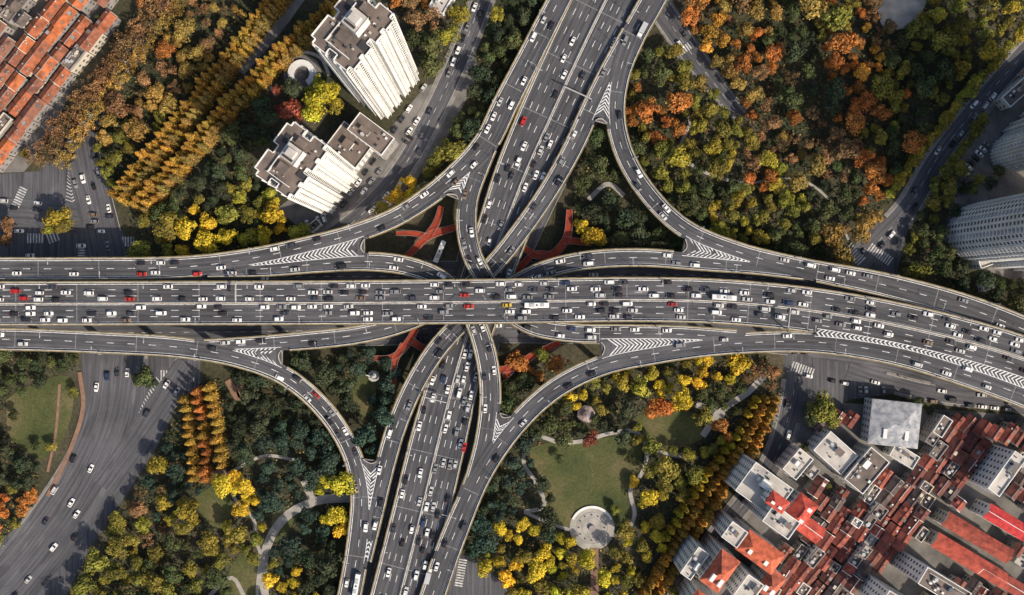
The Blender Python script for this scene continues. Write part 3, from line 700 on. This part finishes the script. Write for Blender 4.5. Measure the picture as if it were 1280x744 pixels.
for r in range(-17,20):
    t=-260
    while t<260:
        L=random.uniform(10,26); c=np.array([1140,640])+u*(t+L/2)+v*(r*15.2)+u*(7*math.sin(r*2.1))
        rp=rect_poly(c[0],c[1],L,10,54,0); cw=np.array(W(*c)[:2])
        test=np.vstack([rp,cw[None],(rp+cw)/2])
        ok=pip(rp,extw).all() and c[0]<1310 and c[1]<775 and not any(pip(test,s_).any() for s_ in special)
        if ok:
            k=random.random(); nh+=1; jj=random.uniform(-4,4)
            tr_=random.choice(['greywall','greywall','cream','white'])
            if k<.84: bld('lane_house',c[0],c[1],L-.5,random.uniform(11,14),54+jj+(90 if random.random()<.12 and L<15 else 0),random.uniform(5,9),'gable',random.choice(['greywall','greywall','cream']),random.choice(RBS),dormer=True,block=False,trim=tr_)
            else: bld('lane_house',c[0],c[1],L-.5,random.uniform(10,14),54+jj,random.uniform(5,11),'flat',random.choice(['white','greywall']),flatm=random.choice(['roofgrey','roofgrey','rooflight']),block=False,pent=random.random()<.5,trim=tr_)
        t+=L+random.choice([0.4,.4,.4,4])
print('houses',nh)
# ------------------------------------------------------------------ trees
def leafmesh(C,Nn,size,rng):
    n=len(C); r=rng.normal(size=(n,3)); t=np.cross(Nn,r); t/=np.linalg.norm(t,axis=1)[:,None]+1e-9; b=np.cross(Nn,t)
    s=size[:,None]; t=t*s; b=b*s*0.75
    return np.stack([C-t*.9-b*.3,C+t*.2-b,C+t-b*-.1,C-t*.1+b],1).reshape(-1,3)
def treemesh(name,rng,kind):
    if kind=='broad':
        R=5.0; nl=rng.integers(9,15); Hc=7.5; lob=[]
        for i in range(nl):
            a=rng.uniform(0,2*math.pi); rr=R*math.sqrt(rng.uniform(0,1))*.72; z=Hc+(1-(rr/R)**2)*3.0-rng.uniform(.3,2.4)
            lob.append((rr*math.cos(a),rr*math.sin(a),z,rng.uniform(1.4,2.5),rng.uniform(.66,1.32)))
        lob.append((0,0,Hc+1.5,2.4,1.0)); n=1080
        L=np.array(lob); wgt=L[:,3]**2; idx=rng.choice(len(L),n,p=wgt/wgt.sum())
        v=rng.normal(size=(n,3)); v[:,2]=np.abs(v[:,2])*1.0-.35*(rng.random(n)<.35); v/=np.linalg.norm(v,axis=1)[:,None]
        rad=L[idx,3]*rng.uniform(.72,1.08,n); C=L[idx,:3]+v*rad[:,None]*np.array([1,1,.8])
        Nn=v+rng.normal(size=(n,3))*.42; Nn/=np.linalg.norm(Nn,axis=1)[:,None]
        size=rng.uniform(.30,.60,n); sh=L[idx,4]*rng.uniform(.7,1.3,n)
        th=7.0; limbs=[(l[0]*.8,l[1]*.8,l[2]-.6) for l in lob[:6]]; tr=.32; lb=3.2
    elif kind=='sparse':
        R=5.0; n=620; lob=[(R*.75*math.sqrt(rng.random())*math.cos(a),R*.75*math.sqrt(rng.random())*math.sin(a),rng.uniform(6,9.5),rng.uniform(1,1.8),rng.uniform(.7,1.3)) for a in rng.uniform(0,6.28,16)]
        L=np.array(lob); idx=rng.integers(0,len(L),n); v=rng.normal(size=(n,3)); v/=np.linalg.norm(v,axis=1)[:,None]
        C=L[idx,:3]+v*(L[idx,3]*rng.uniform(.3,1.1,n))[:,None]; Nn=v+rng.normal(size=(n,3))*.8; Nn/=np.linalg.norm(Nn,axis=1)[:,None]
        size=rng.uniform(.22,.45,n); sh=L[idx,4]*rng.uniform(.6,1.4,n); th=6.5; limbs=[(l[0],l[1],l[2]) for l in lob[:12]]; tr=.3; lb=3
    else:
        n=950; Ht=17.0; u=rng.random(n)**.75; lay=np.round(u*15)/15; z=2.0+(Ht-2.0)*(1-(u*.5+lay*.5)); 
        rm=2.9*(1-(z-2)/(Ht-2))**.8+.15; a=rng.uniform(0,2*math.pi,n); spoke=(1+.22*np.sin(a*5+lay*40)); r=rm*rng.uniform(.45,1.08,n)*spoke
        C=np.c_[r*np.cos(a),r*np.sin(a),z-.12*r]; Nn=np.c_[np.cos(a)*.6,np.sin(a)*.6,np.ones(n)]+rng.normal(size=(n,3))*.45; Nn/=np.linalg.norm(Nn,axis=1)[:,None]
        size=rng.uniform(.25,.5,n); sh=rng.uniform(.55,1.4,n)*(.8+.3*np.sin(lay*50)); th=16.5; limbs=[(2*math.cos(q),2*math.sin(q),4+q) for q in range(6)]; tr=.3; lb=3
    V=leafmesh(C,Nn,size,rng); nv=len(V)
    mb=MB(); mb.cyl(0,0,0,th,tr,tr*.35,0,7,cap=False)
    for l in limbs:
        mb.cyl(0,0,lb if kind!='cone' else l[2]-.6,l[2],tr*.5,tr*.14,0,5,cap=False,dx=l[0],dy=l[1])
    F=[tuple(range(4*i,4*i+4)) for i in range(nv//4)]+[tuple(j+nv for j in f) for f in mb.f]
    me=bpy.data.meshes.new(name); me.from_pydata(V.tolist()+mb.v,[],F); me.materials.append(M['leaf']); me.materials.append(M['bark'])
    me.polygons.foreach_set('material_index',[0]*(nv//4)+[1]*len(mb.f))
    at_=me.attributes.new('shade','FLOAT_COLOR','POINT'); arr=np.ones((len(me.vertices),4),np.float32); q=np.repeat(sh,4)
    hue=np.repeat(rng.normal(0,.10,n),4)
    arr[:nv,0]=q*(1+hue);arr[:nv,1]=q;arr[:nv,2]=q*(1-hue); at_.data.foreach_set('color',arr.ravel()); me.update(); return me
TM={'broad':[treemesh('broadleaf_tree',RNG,'broad') for _ in range(12)],'sparse':[treemesh('plane_tree',RNG,'sparse') for _ in range(6)],'cone':[treemesh('redwood_tree',RNG,'cone') for _ in range(6)]}
CK={'GD':(0.038,0.052,0.026),'G':(0.066,0.082,0.028),'YG':(0.175,0.160,0.028),'YG2':(0.28,0.24,0.030),'Y':(0.55,0.39,0.030),'Y2':(0.43,0.38,0.030),'O':(0.36,0.135,0.032),'R':(0.20,0.058,0.034),'BR':(0.20,0.118,0.054),'YB':(0.27,0.18,0.046),'T':(0.033,0.058,0.040),'GO':(0.35,0.205,0.032),'OB':(0.55,0.27,0.04)}
AN=[(30,200,'BR'),(80,170,'BR'),(150,60,'BR'),(160,20,'BR'),(190,60,'O'),(200,85,'BR'),(150,115,'BR'),(240,70,'YB'),(215,40,'YB'),(185,130,'YB'),(200,10,'O'),(250,30,'BR'),(10,280,'BR'),(130,140,'YB'),(170,160,'YG'),(175,40,'O'),(220,100,'YB'),
(140,205,'YG'),(75,275,'YG2'),(210,250,'G'),(250,290,'Y'),(235,300,'Y'),(200,290,'G'),(180,300,'YG'),(300,250,'YG'),(330,255,'YG2'),(345,275,'Y'),(290,200,'G'),(330,150,'GD'),(260,220,'GD'),(350,135,'R'),(300,130,'GD'),(340,100,'GD'),(402,128,'Y2'),(365,290,'G'),(300,290,'GD'),(240,255,'GD'),(310,215,'GD'),(225,270,'YG'),
(505,15,'O'),(530,70,'G'),(560,45,'YG2'),(520,20,'BR'),(590,100,'GD'),(540,205,'YG'),(520,235,'Y'),(610,80,'G'),(640,20,'GD'),(580,150,'G'),(570,180,'GD'),(545,185,'O'),
(805,90,'G'),(830,100,'YG'),(820,160,'O'),(870,35,'O'),(900,45,'O'),(945,70,'O'),(905,15,'BR'),(920,80,'YB'),(980,20,'G'),(960,10,'YB'),(1040,15,'YG'),(1010,70,'GD'),(1000,110,'G'),(1030,120,'GD'),(960,120,'BR'),(985,160,'O'),(950,215,'O'),(1045,70,'O'),(1060,45,'O'),(1070,100,'O'),(1060,150,'O'),(1040,190,'BR'),(1000,200,'YB'),(1100,160,'YG'),(1130,110,'YG'),(1160,90,'G'),(1180,60,'YG'),(1140,180,'G'),(1120,30,'BR'),(1085,70,'OB'),(1200,20,'YG'),(1240,30,'YG'),(1260,20,'YG2'),(1220,80,'YG2'),(1185,130,'YG'),(880,130,'YG'),(920,160,'YG'),(870,200,'YG'),(840,210,'YG'),(900,230,'G'),(950,260,'YG'),(1000,270,'YG'),(980,300,'G'),(920,290,'YG2'),(1050,240,'G'),(1085,225,'O'),(1070,280,'YB'),(1020,230,'GD'),(960,180,'BR'),(740,210,'G'),(760,270,'GD'),(800,290,'G'),(730,290,'Y'),(790,250,'GD'),(900,190,'YG2'),(860,240,'G'),(890,30,'OB'),(935,140,'O'),(1020,165,'BR'),(970,230,'YG2'),
(1180,250,'YG'),(1150,330,'G'),(1140,345,'Y'),(1200,240,'YG'),(1220,370,'GD'),(1260,380,'G'),(1130,320,'YG'),(1180,360,'G'),(1160,280,'G'),
(40,460,'G'),(60,440,'GD'),(20,600,'GD'),(15,630,'O'),(30,570,'GD'),(45,600,'R'),(20,655,'YG'),(178,473,'G'),(330,480,'GD'),(300,540,'GD'),(200,570,'T'),(200,610,'T'),(150,680,'YG'),(210,640,'YG2'),(100,720,'YG'),(250,690,'YG'),(180,650,'BR'),(300,640,'Y'),(350,700,'T'),(380,660,'T'),(420,650,'Y'),(400,570,'T'),(360,560,'T'),(420,480,'GD'),(450,470,'T'),(290,700,'YG'),(400,690,'GD'),(260,740,'G'),(370,738,'Y'),(200,700,'G'),(150,730,'YG'),(340,600,'T'),(310,500,'GD'),(400,640,'Y2'),(230,720,'YG'),(120,700,'YG'),
(640,590,'T'),(620,640,'T'),(650,640,'GD'),(660,660,'Y'),(700,690,'Y2'),(660,700,'Y'),(640,720,'YG'),(690,735,'Y2'),(780,720,'Y2'),(790,690,'YG'),(850,600,'YG'),(820,580,'YG'),(870,630,'YG2'),(880,570,'YG2'),(930,550,'O'),(900,590,'YG'),(840,690,'YG2'),(810,740,'YG'),(760,480,'YG'),(800,490,'YG2'),(820,485,'Y'),(730,490,'Y'),(700,520,'G'),(690,470,'YG'),(660,470,'O'),(650,500,'G'),(640,550,'GD'),(860,480,'YG'),(890,470,'Y'),(860,490,'O'),(940,470,'BR'),(910,500,'G'),(830,640,'YG2'),(805,640,'Y'),(740,540,'R'),(780,510,'GD'),(860,540,'YG'),(1025,510,'YG'),(1075,468,'Y'),(1100,475,'O'),(1130,480,'YG'),(720,700,'YG2'),(860,680,'Y2'),(620,600,'GD'),(670,540,'GD'),(710,540,'G')]
ANx=np.array([[a[0],a[1]] for a in AN],float)
def keyat(px,py):
    d=np.hypot(ANx[:,0]-px+random.gauss(0,8),ANx[:,1]-py+random.gauss(0,8)); o=d.argsort(); 
    return AN[o[0] if random.random()<.78 else o[random.choice([1,1,2])]][2]
tcount=0
TP=[]
def tree(px,py,kind=None,key=None,sc_=None,zt=8):
    global tcount
    x,y,_=W(px,py,zt); key=key or keyat(px,py); kind=kind or ('sparse' if key=='BR' and random.random()<.6 else 'broad')
    s=sc_ or random.uniform(.75,1.35); c=CK[key]; j=random.uniform(.7,1.3); hue=random.uniform(.86,1.16)
    nm={'broad':'broadleaf_tree','sparse':'plane_tree','cone':'redwood_tree'}[kind]
    me=random.choice(TM[kind]); place(me,nm,(x,y,0),random.uniform(0,6.28),(s*random.uniform(.88,1.12),s*random.uniform(.88,1.12),s*random.uniform(.85,1.1)),(c[0]*j*hue,c[1]*j,c[2]*j))
    tcount+=1; TP.append((x,y,s*5))
def blocked(q,r=2.0,deckm=2.5):
    bad=np.zeros(len(q),bool)
    for p in blocks: bad|=pip(q,p)
    for d in groads: bad|=inside(d,q,None,r*.5)
    for d in groads_p: bad|=inside(d,q,None,.8)
    for d in decks.values(): bad|=inside(d,q,None,deckm)
    return bad
rows=[([(143,243),(240,125),(350,-15)],8.5,'GO','cone',.95),([(152,250),(249,133),(362,-15)],8.5,'YB','cone',.9),([(168,256),(265,150),(330,80),(415,5)],8.5,'GO','cone',.95),([(180,262),(275,158),(338,90),(425,10)],9,'YB','cone',.85),
 ([(228,500),(236,560),(240,605)],11,'GO','cone',.9),([(244,490),(252,550),(255,600)],11,'O','cone',.8),([(260,485),(270,540),(275,590)],11,'GO','cone',.9),
 ([(970,500),(943,560),(898,625),(858,690),(813,760)],7.5,'OB','cone',.85),([(958,502),(928,560),(884,620),(844,685),(803,750)],8.5,'OB','cone',.8),([(948,500),(918,556),(874,612),(832,680)],11,'Y','cone',.7),
 ([(1275,45),(1210,118),(1160,180),(1110,250)],12,'YG2','broad',.7),([(1170,235),(1200,190),(1240,140)],12,'YG','broad',.75),
 ([(44,196),(84,142),(146,60),(194,0)],14,'BR','sparse',1.0),([(60,195),(100,140),(160,60),(210,0)],14,'BR','sparse',1.1),([(78,200),(118,140),(178,60),(228,0)],13,'YB','sparse',1.05)]
for pts,spc,key,kind,s_ in rows:
    d=mkpath([(a,b_,8,1) for a,b_ in pts]); t=0
    while t<d['s'][-1]:
        p=at(d,t)[0]; px=CX+p[0]/kz(8); py=CY-p[1]/kz(8); q=np.array([[p[0],p[1]]])
        if not any(inside(e,q,None,1.5)[0] for e in decks.values()):
            tree(px+random.gauss(0,.8),py+random.gauss(0,.8),kind,random.choice([key,key,key,'GO' if kind=='cone' else key]),s_*random.uniform(.85,1.15))
        t+=spc*kz(8)
for px,py,k,s_ in [(75,272,'YG2',1.5),(82,285,'YG',1.2),(66,283,'YG2',1.1),(402,128,'Y2',1.5),(392,140,'Y2',1.2),(412,115,'Y2',1.3),(418,132,'YG2',1.0),(178,470,'G',1.0),(170,476,'GD',.8),(187,478,'GD',.8),(1025,508,'YG',1.5),(1035,520,'YG',1.2),(1018,522,'G',1.1),(10,280,'BR',1.1),(6,300,'BR',.8),(300,638,'Y',.9),(420,648,'Y2',1.1),(425,662,'Y',1.0),
  (22,490,'G',.7),(48,478,'GD',.8),(88,492,'YG',.6),(14,520,'G',.6),(60,560,'YG',.6),(40,560,'G',.5),(700,575,'G',.5),(690,625,'GD',.6),(770,640,'YG',.6),(788,575,'G',.5),(1075,605,'G',.6),(1040,610,'YG',.5),(1150,505,'G',.6),(1165,512,'GD',.6),(1010,560,'G',.6),(1000,700,'G',.5),(60,100,'G',.5),(25,190,'YG',.6),(120,20,'G',.5),(1195,262,'G',.8),(1188,318,'G',.8),(1205,335,'GD',.9),(1225,225,'YG',.7),(1250,215,'G',.7),(1240,228,'GD',.8),(1210,235,'G',.7)]: tree(px,py,'broad',k,s_)
regs=[
 [(60,180),(100,130),(150,50),(190,-30),(350,-30),(150,245),(115,215),(105,160)],
 [(160,262),(290,130),(420,10),(440,-30),(400,30),(385,60),(400,110),(380,150),(318,185),(318,225),(398,298),(370,308),(170,322)],
 [(480,-30),(615,-30),(585,50),(545,95),(520,60),(500,20)],
 [(640,-30),(705,-30),(650,60),(600,150),(560,210),(500,262),(440,290),(480,255),(525,205),(560,140),(600,60)],
 [(745,170),(765,160),(800,250),(850,305),(740,312),(715,280),(718,230)],
 [(790,70),(830,60),(860,10),(860,-30),(1310,-30),(1280,50),(1200,140),(1150,205),(1105,265),(1050,325),(950,315),(880,290),(820,240),(788,180)],
 [(1130,300),(1165,240),(1200,190),(1230,235),(1185,250),(1175,310),(1230,350),(1300,345),(1300,400),(1200,375),(1120,345)],
 [(-40,440),(95,440),(95,462),(20,480),(0,520),(-40,520)],[(-40,530),(20,545),(50,590),(45,640),(-30,710),(-40,700)],
 [(225,510),(255,480),(300,465),(340,475),(400,520),(435,580),(442,640),(432,760),(420,800),(60,800),(110,700),(165,620),(200,560)],
 [(370,445),(480,440),(500,470),(500,500),(470,570),(455,540),(425,500)],
 [(610,600),(650,545),(700,490),(760,462),(850,450),(960,445),(985,500),(955,560),(890,650),(820,800),(600,800),(620,740),(580,690)],
 [(640,445),(690,440),(720,455),(660,500),(625,540)],
 [(1060,455),(1150,465),(1160,495),(1100,490),(1060,485)],
]
for r in regs:
    wp=np.array([W(a,b_,8)[:2] for a,b_ in r]); mn=wp.min(0);mx=wp.max(0); area=(mx-mn).prod()
    q=RNG.uniform(mn,mx,(int(area/5.5),2)); q=q[pip(q,wp)]
    if len(q)==0: continue
    q=q[~blocked(q)]
    for p in q:
        px=CX+p[0]/kz(8); py=CY-p[1]/kz(8)
        s_=random.choice([.6,.75,.9,1.0,1.15,1.35]); R=s_*5
        if any((p[0]-a)**2+(p[1]-b_)**2<(0.68*(R+c_))**2 for a,b_,c_ in TP): continue
        tree(px,py,None,None,s_)
print('TREES',tcount)
pts=[]
for r in regs:
    wp=np.array([W(a,b_,1)[:2] for a,b_ in r]); mn=wp.min(0);mx=wp.max(0)
    q=RNG.uniform(mn,mx,(int((mx-mn).prod()/1.5),2)); q=q[pip(q,wp)]; q=q[~blocked(q,1,-1)]
    pts.append(q)
Q=np.vstack(pts); n=len(Q)
Z=.35+.9*(.5+.5*np.sin(Q[:,0]*.31)*np.cos(Q[:,1]*.27))+RNG.uniform(-.2,.5,n)
Nn=np.c_[RNG.normal(0,.5,(n,2)),np.ones(n)]; Nn/=np.linalg.norm(Nn,axis=1)[:,None]
V=leafmesh(np.c_[Q,Z],Nn,RNG.uniform(.35,.75,n),RNG)
me=bpy.data.meshes.new('undergrowth'); me.from_pydata(V.tolist(),[],[tuple(range(4*i,4*i+4)) for i in range(n)]); me.materials.append(M['under'])
base=np.array([CK['GD'],CK['G'],CK['YB'],CK['T'],CK['R']])[RNG.choice(5,n,p=[.42,.3,.1,.13,.05])]*RNG.uniform(.5,1.3,(n,1))
arr=np.ones((4*n,4),np.float32); arr[:,:3]=np.repeat(base,4,axis=0); a_=me.attributes.new('shade','FLOAT_COLOR','POINT'); a_.data.foreach_set('color',arr.ravel()); place(me,'undergrowth')
# ------------------------------------------------------------------ vehicles
def carmesh(name,L,Wd,Ht,hood,roof0,roof1,tail):
    mb=MB(); h=L/2; w=Wd/2; bz=Ht*.64
    st=[(h,.42,.62,w*.74),(h-.12,.3,.72,w*.9),(h-.6,.25,bz*.88,w*.98),(hood,.25,bz*.98,w),(0,.25,bz,w),(tail,.25,bz*1.02,w),(-h+.25,.28,bz*.98,w*.95),(-h,.42,bz*.75,w*.8)]
    secs=[[(x,-ww,z0),(x,-ww,z1-.14),(x,-ww+.13,z1),(x,ww-.13,z1),(x,ww,z1-.14),(x,ww,z0)] for x,z0,z1,ww in st]
    for a,b in zip(secs[:-1],secs[1:]):
        for i in range(5): mb.poly([a[i],a[i+1],b[i+1],b[i]],0)
        mb.poly([a[5],a[0],b[0],b[5]],3)
    mb.poly(secs[0],0); mb.poly(secs[-1],0)
    zb=bz-.01; wb=w*.92; wr=w*.72
    B=[(hood+.05,-wb*.93,zb),(hood+.05,wb*.93,zb),(tail-.15,wb*.93,zb+.02),(tail-.15,-wb*.93,zb+.02)]
    R=[(roof0,-wr,Ht-.03),(roof0,wr,Ht-.03),(roof1,wr,Ht),(roof1,-wr,Ht)]
    for i in range(4):
        j=(i+1)%4; mb.poly([B[i],B[j],R[j],R[i]],1)
    mid=(roof0+roof1)/2; mb.poly([R[0],R[1],(mid,wr*1.02,Ht+.04),(mid,-wr*1.02,Ht+.04)],0); mb.poly([(mid,-wr*1.02,Ht+.04),(mid,wr*1.02,Ht+.04),R[2],R[3]],0)
    for sy in(-1,1):
        x0=roof0*.52+roof1*.48; mb.poly([(x0-.06,sy*wb*.95,zb),(x0+.06,sy*wb*.95,zb),(x0+.06,sy*(wr+.02),Ht-.02),(x0-.06,sy*(wr+.02),Ht-.02)],0)
        mb.box(hood-.25,hood-.05,sy*(w+.09)-.09,sy*(w+.09)+.09,bz-.05,bz+.12,0)
        mb.box(h-.2,h-.02,sy*w*.62-.2,sy*w*.62+.2,.55,.7,4); mb.box(-h-.01,-h+.16,sy*w*.62-.2,sy*w*.62+.2,.62,.8,5)
        for x in (h-.85,-h+.85):
            n=10;yy=sy*(w-.02);yi=sy*(w-.25)
            mb.poly([(x+.33*math.cos(t),yy,.33+.33*math.sin(t)) for t in np.linspace(0,2*math.pi,n,endpoint=False)],2)
            for i in range(n):
                a=2*math.pi*i/n;b=2*math.pi*(i+1)/n; mb.poly([(x+.33*math.cos(a),yy,.33+.33*math.sin(a)),(x+.33*math.cos(b),yy,.33+.33*math.sin(b)),(x+.33*math.cos(b),yi,.33+.33*math.sin(b)),(x+.33*math.cos(a),yi,.33+.33*math.sin(a))],2)
    return mb.mesh(name,['car','cglass','tyre','dark','head','tail'])
def busmesh(L,name='bus',truck=False):
    mb=MB(); h=L/2;w=1.25;Ht=3.0
    if truck:
        mb.box(h-1.9,h-.1,-1.1,1.1,.5,2.4,0); mb.poly([(h-.08,-1,1.3),(h-.08,1,1.3),(h-.35,.95,2.45),(h-.35,-.95,2.45)],1); mb.box(-h,h-2.1,-w,w,.9,3.1,6); mb.box(-h,h-.3,-.5,.5,.5,.9,3)
    else:
        prof=[(-w,.35),(-w,2.75),(-w+.22,Ht),(w-.22,Ht),(w,2.75),(w,.35)]
        for a,b in zip(prof[:-1],prof[1:]): mb.poly([(-h,*a),(h,*a),(h,*b),(-h,*b)],0)
        mb.poly([(h,*p) for p in prof],0);mb.poly([(-h,*p) for p in prof],0)
        for sy in(-1,1): mb.box(-h+.4,h-.4,sy*w-.02,sy*w+.02,1.3,2.4,1)
        mb.box(h-.02,h+.03,-1.1,1.1,1.1,2.6,1); mb.box(-h-.02,-h+.02,-1,1,1.5,2.4,1)
        mb.box(-h*.6,-h*.2,-.8,.8,Ht,Ht+.28,6); mb.box(h*.3,h*.6,-.7,.7,Ht,Ht+.22,6); mb.box(-.4,.4,-.4,.4,Ht,Ht+.08,3)
    for sy in(-1,1):
        for x in (h-1.4,-h+1.8):
            yy=sy*(w+.01);yi=sy*(w-.3); n=10
            mb.poly([(x+.48*math.cos(t),yy,.48+.48*math.sin(t)) for t in np.linspace(0,2*math.pi,n,endpoint=False)],2)
            for i in range(n):
                a=2*math.pi*i/n;b=2*math.pi*(i+1)/n; mb.poly([(x+.48*math.cos(a),yy,.48+.48*math.sin(a)),(x+.48*math.cos(b),yy,.48+.48*math.sin(b)),(x+.48*math.cos(b),yi,.48+.48*math.sin(b)),(x+.48*math.cos(a),yi,.48+.48*math.sin(a))],2)
        mb.box(h-.05,h+.02,sy*.8-.2,sy*.8+.2,.6,.8,4); mb.box(-h-.02,-h+.05,sy*.9-.15,sy*.9+.15,.7,1,5)
    return mb.mesh(name,['car','cglass','tyre','dark','head','tail','metal'])
CM=[('car',carmesh('car',4.7,1.9,1.45,1.15,.35,-1.0,-1.55)),('car',carmesh('car',4.6,1.9,1.47,1.1,.3,-1.05,-1.6)),('car',carmesh('car',4.2,1.8,1.5,1.05,.45,-1.3,-1.75)),('suv',carmesh('suv',4.8,2.0,1.75,1.1,.5,-1.7,-2.05)),('van',carmesh('van',5.1,2.0,1.95,1.55,.95,-2.1,-2.3))]
BUS=busmesh(11.5);TRUCK=busmesh(7.5,'truck',True)
CC=[((.72,.71,.69),48),((.46,.46,.45),11),((.20,.205,.21),12),((.022,.022,.025),26),((.045,.048,.06),9),((.30,.022,.018),1.7),((.025,.04,.09),1.2),((.40,.27,.03),.25),((.17,.12,.08),2.5)]
cw_=[c[1] for c in CC]
VP=[];nv=0
def veh(p,z,T,kind=None,col=None,name=None):
    global nv
    a=np.array([p[0],p[1],z]); kind=kind if kind is not None else random.choices(range(5),[34,26,12,20,8])[0]
    L={ 'bus':8.5,'truck':7.0}.get(kind,5.9)
    if VP:
        A=np.array(VP); r=a[:2]-A[:,:2]; al=np.abs(r@T); la=np.abs(r@np.array([-T[1],T[0]]))
        if ((al<L-.3+(A[:,3]-5.9)*.6)&(la<2.15)&(np.abs(A[:,2]-z)<2)).any(): return
    VP.append([a[0],a[1],z,L]); ang=math.atan2(T[1],T[0])+random.gauss(0,.015)
    col=col or random.choices([c[0] for c in CC],cw_)[0]
    if kind=='bus': place(BUS,'bus',tuple(a),ang,color=col)
    elif kind=='truck': place(TRUCK,'truck',tuple(a),ang,color=col)
    else:
        n,me=CM[kind]; s_=random.uniform(.92,1.02); place(me,name or n,tuple(a),ang,(s_,s_,s_),color=col)
    nv+=1
def sv(dn,px,py,kind,col,rev=False):
    d=decks[dn]; z=d['Z'].mean(); q=np.array(W(px,py,z)[:2]); j,lat,al=near(d,q[None]); j=j[0]
    T=d['T'][j]*(-1 if rev else 1); veh(d['P'][j]+d['N'][j]*lat[0],d['Z'][j]+.01,T,kind,col)
sv('EW',671,381.5,'bus',(.7,.7,.68)) 
sv('EW',633,381.5,0,(.5,.34,.03));sv('EW',582,369,0,(.42,.03,.02),True);sv('EW',588,383,0,(.42,.03,.02));sv('EW',30,373,3,(.42,.02,.02),True);sv('EW',165,374,0,(.42,.03,.02),True);sv('EW',22,364,3,(.42,.02,.02),True)
sv('NS',655,150,3,(.48,.02,.02),True);sv('RT_NW',181,343,0,(.42,.03,.02),True);sv('LT3',580,560,0,(.42,.02,.02));sv('RT_NW',249,343,3,(.5,.03,.03),True)
for n,d in decks.items():
    for ci,c in enumerate(d['cen']):
        if n=='EW': rev=c>0; mean=16.0
        elif n=='NS': rev=c<0; mean=None
        else: rev=False; mean=d['cars'][0]
        s=random.uniform(0,12); clump=1
        while s<d['s'][-1]-3:
            p,z,T,Nn,hh=at(d,s); q=p+Nn*c*hh
            m_=mean
            if n=='NS': m_=23 if p[1]>0 else (28 if rev else 19)
            if n=='RT_SE': m_=17 if p[0]>40 else 34
            if n=='LT1': m_=15 if p[0]>20 else 30
            ok=True
            if d['sk'] and d['sk'](q,z): ok=False
            if ingore(q[None],np.array([z]),n,.9)[0]: ok=False
            if ok:
                TT=T if (n not in('EW','NS') or c<0) else -T
                k=None; rr=random.random()
                if rr<.004: k='bus'
                elif rr<.012: k='truck'
                veh(q+Nn*random.gauss(0,.16),z+.01,TT,k,(.66,.66,.64) if k else None)
            if random.random()<.12: clump=random.choice([.6,1,1.6])
            s+=6.4+random.expovariate(1/max((m_-6.4)*clump,1))
for d in groads:
    if not d['cars']: continue
    for c in d['cen']:
        s=random.uniform(0,15)
        while s<d['s'][-1]-3:
            p,z,T,Nn,hh=at(d,s); veh(p+Nn*c*hh,z+.01,T if c<0 else -T); s+=7+random.expovariate(1/d['cars'])
def park(p0,p1,sp,perp=False,prob=.85):
    a=np.array(W(*p0)[:2]);b=np.array(W(*p1)[:2]);T=b-a;L=np.linalg.norm(T);T/=L;s=0
    while s<L:
        if random.random()<prob: veh(a+T*s,.14,np.array([-T[1],T[0]]) if perp else T,name='parked_car')
        s+=sp
park((430,255),(540,95),6.4);park((405,262),(470,215),2.9,True);park((455,240),(530,140),6.3);park((378,283),(420,268),2.9,True);park((590,20),(560,95),6.2);park((500,190),(520,160),2.9,True)
park((1010,470),(1060,480),6.2);park((1060,488),(1110,488),2.9,True);park((1190,180),(1250,110),6.2);park((1020,545),(1000,600),6.4);park((1150,500),(1260,512),6.2);park((1205,215),(1235,178),2.9,True)
p=np.array(W(498,236)[:2]); veh(p,.14,np.array([.5,.86]),'bus',(.55,.36,.02)); p=np.array(W(550,315)[:2]); veh(p,.14,np.array([.4,.92]),'bus',(.75,.75,.72))
for i in range(50):
    x,y=random.choice([(random.uniform(0,170),random.uniform(235,322)),(random.uniform(300,1000),random.uniform(335,430)),(random.uniform(300,1000),random.uniform(335,430))]); p=np.array(W(x,y)[:2])
    if x<170 and (x-75)**2+(y-275)**2<1200: continue
    if x<170 and not pip(p[None],J[0])[0]: continue
    veh(p,.16,np.array([random.choice([-1,1]),0.]))
print('VEH',nv,'OBJ',len(bpy.data.objects))
# ------------------------------------------------------------------ camera, light
cam=bpy.data.cameras.new('camera'); co=bpy.data.objects.new('camera',cam); COL.objects.link(co); co.location=(0,0,H); cam.sensor_width=36; cam.lens=36*H/(1280*S); cam.clip_end=6000; cam.clip_start=1; sc.camera=co
el=math.radians(41); az=math.atan2(0.75,-0.66)
sd=np.array([math.cos(el)*math.sin(az),math.cos(el)*math.cos(az),math.sin(el)])
from mathutils import Vector
su=bpy.data.lights.new('sun','SUN'); su.energy=4.9; su.angle=math.radians(1.5); su.color=(1,.89,.74)
so=bpy.data.objects.new('sun',su); COL.objects.link(so); so.location=(100,-100,300); so.rotation_euler=Vector(sd).to_track_quat('Z','Y').to_euler()
w=bpy.data.worlds.new('World'); sc.world=w; w.use_nodes=True; nt=w.node_tree; bg=nt.nodes['Background']
sky=nt.nodes.new('ShaderNodeTexSky'); sky.sky_type='NISHITA'; sky.sun_disc=False; sky.sun_elevation=el; sky.sun_rotation=az; sky.dust_density=3.0
nt.links.new(sky.outputs[0],bg.inputs['Color']); bg.inputs['Strength'].default_value=0.15
sc.view_settings.view_transform='Standard'; sc.view_settings.look='None'; sc.view_settings.exposure=0
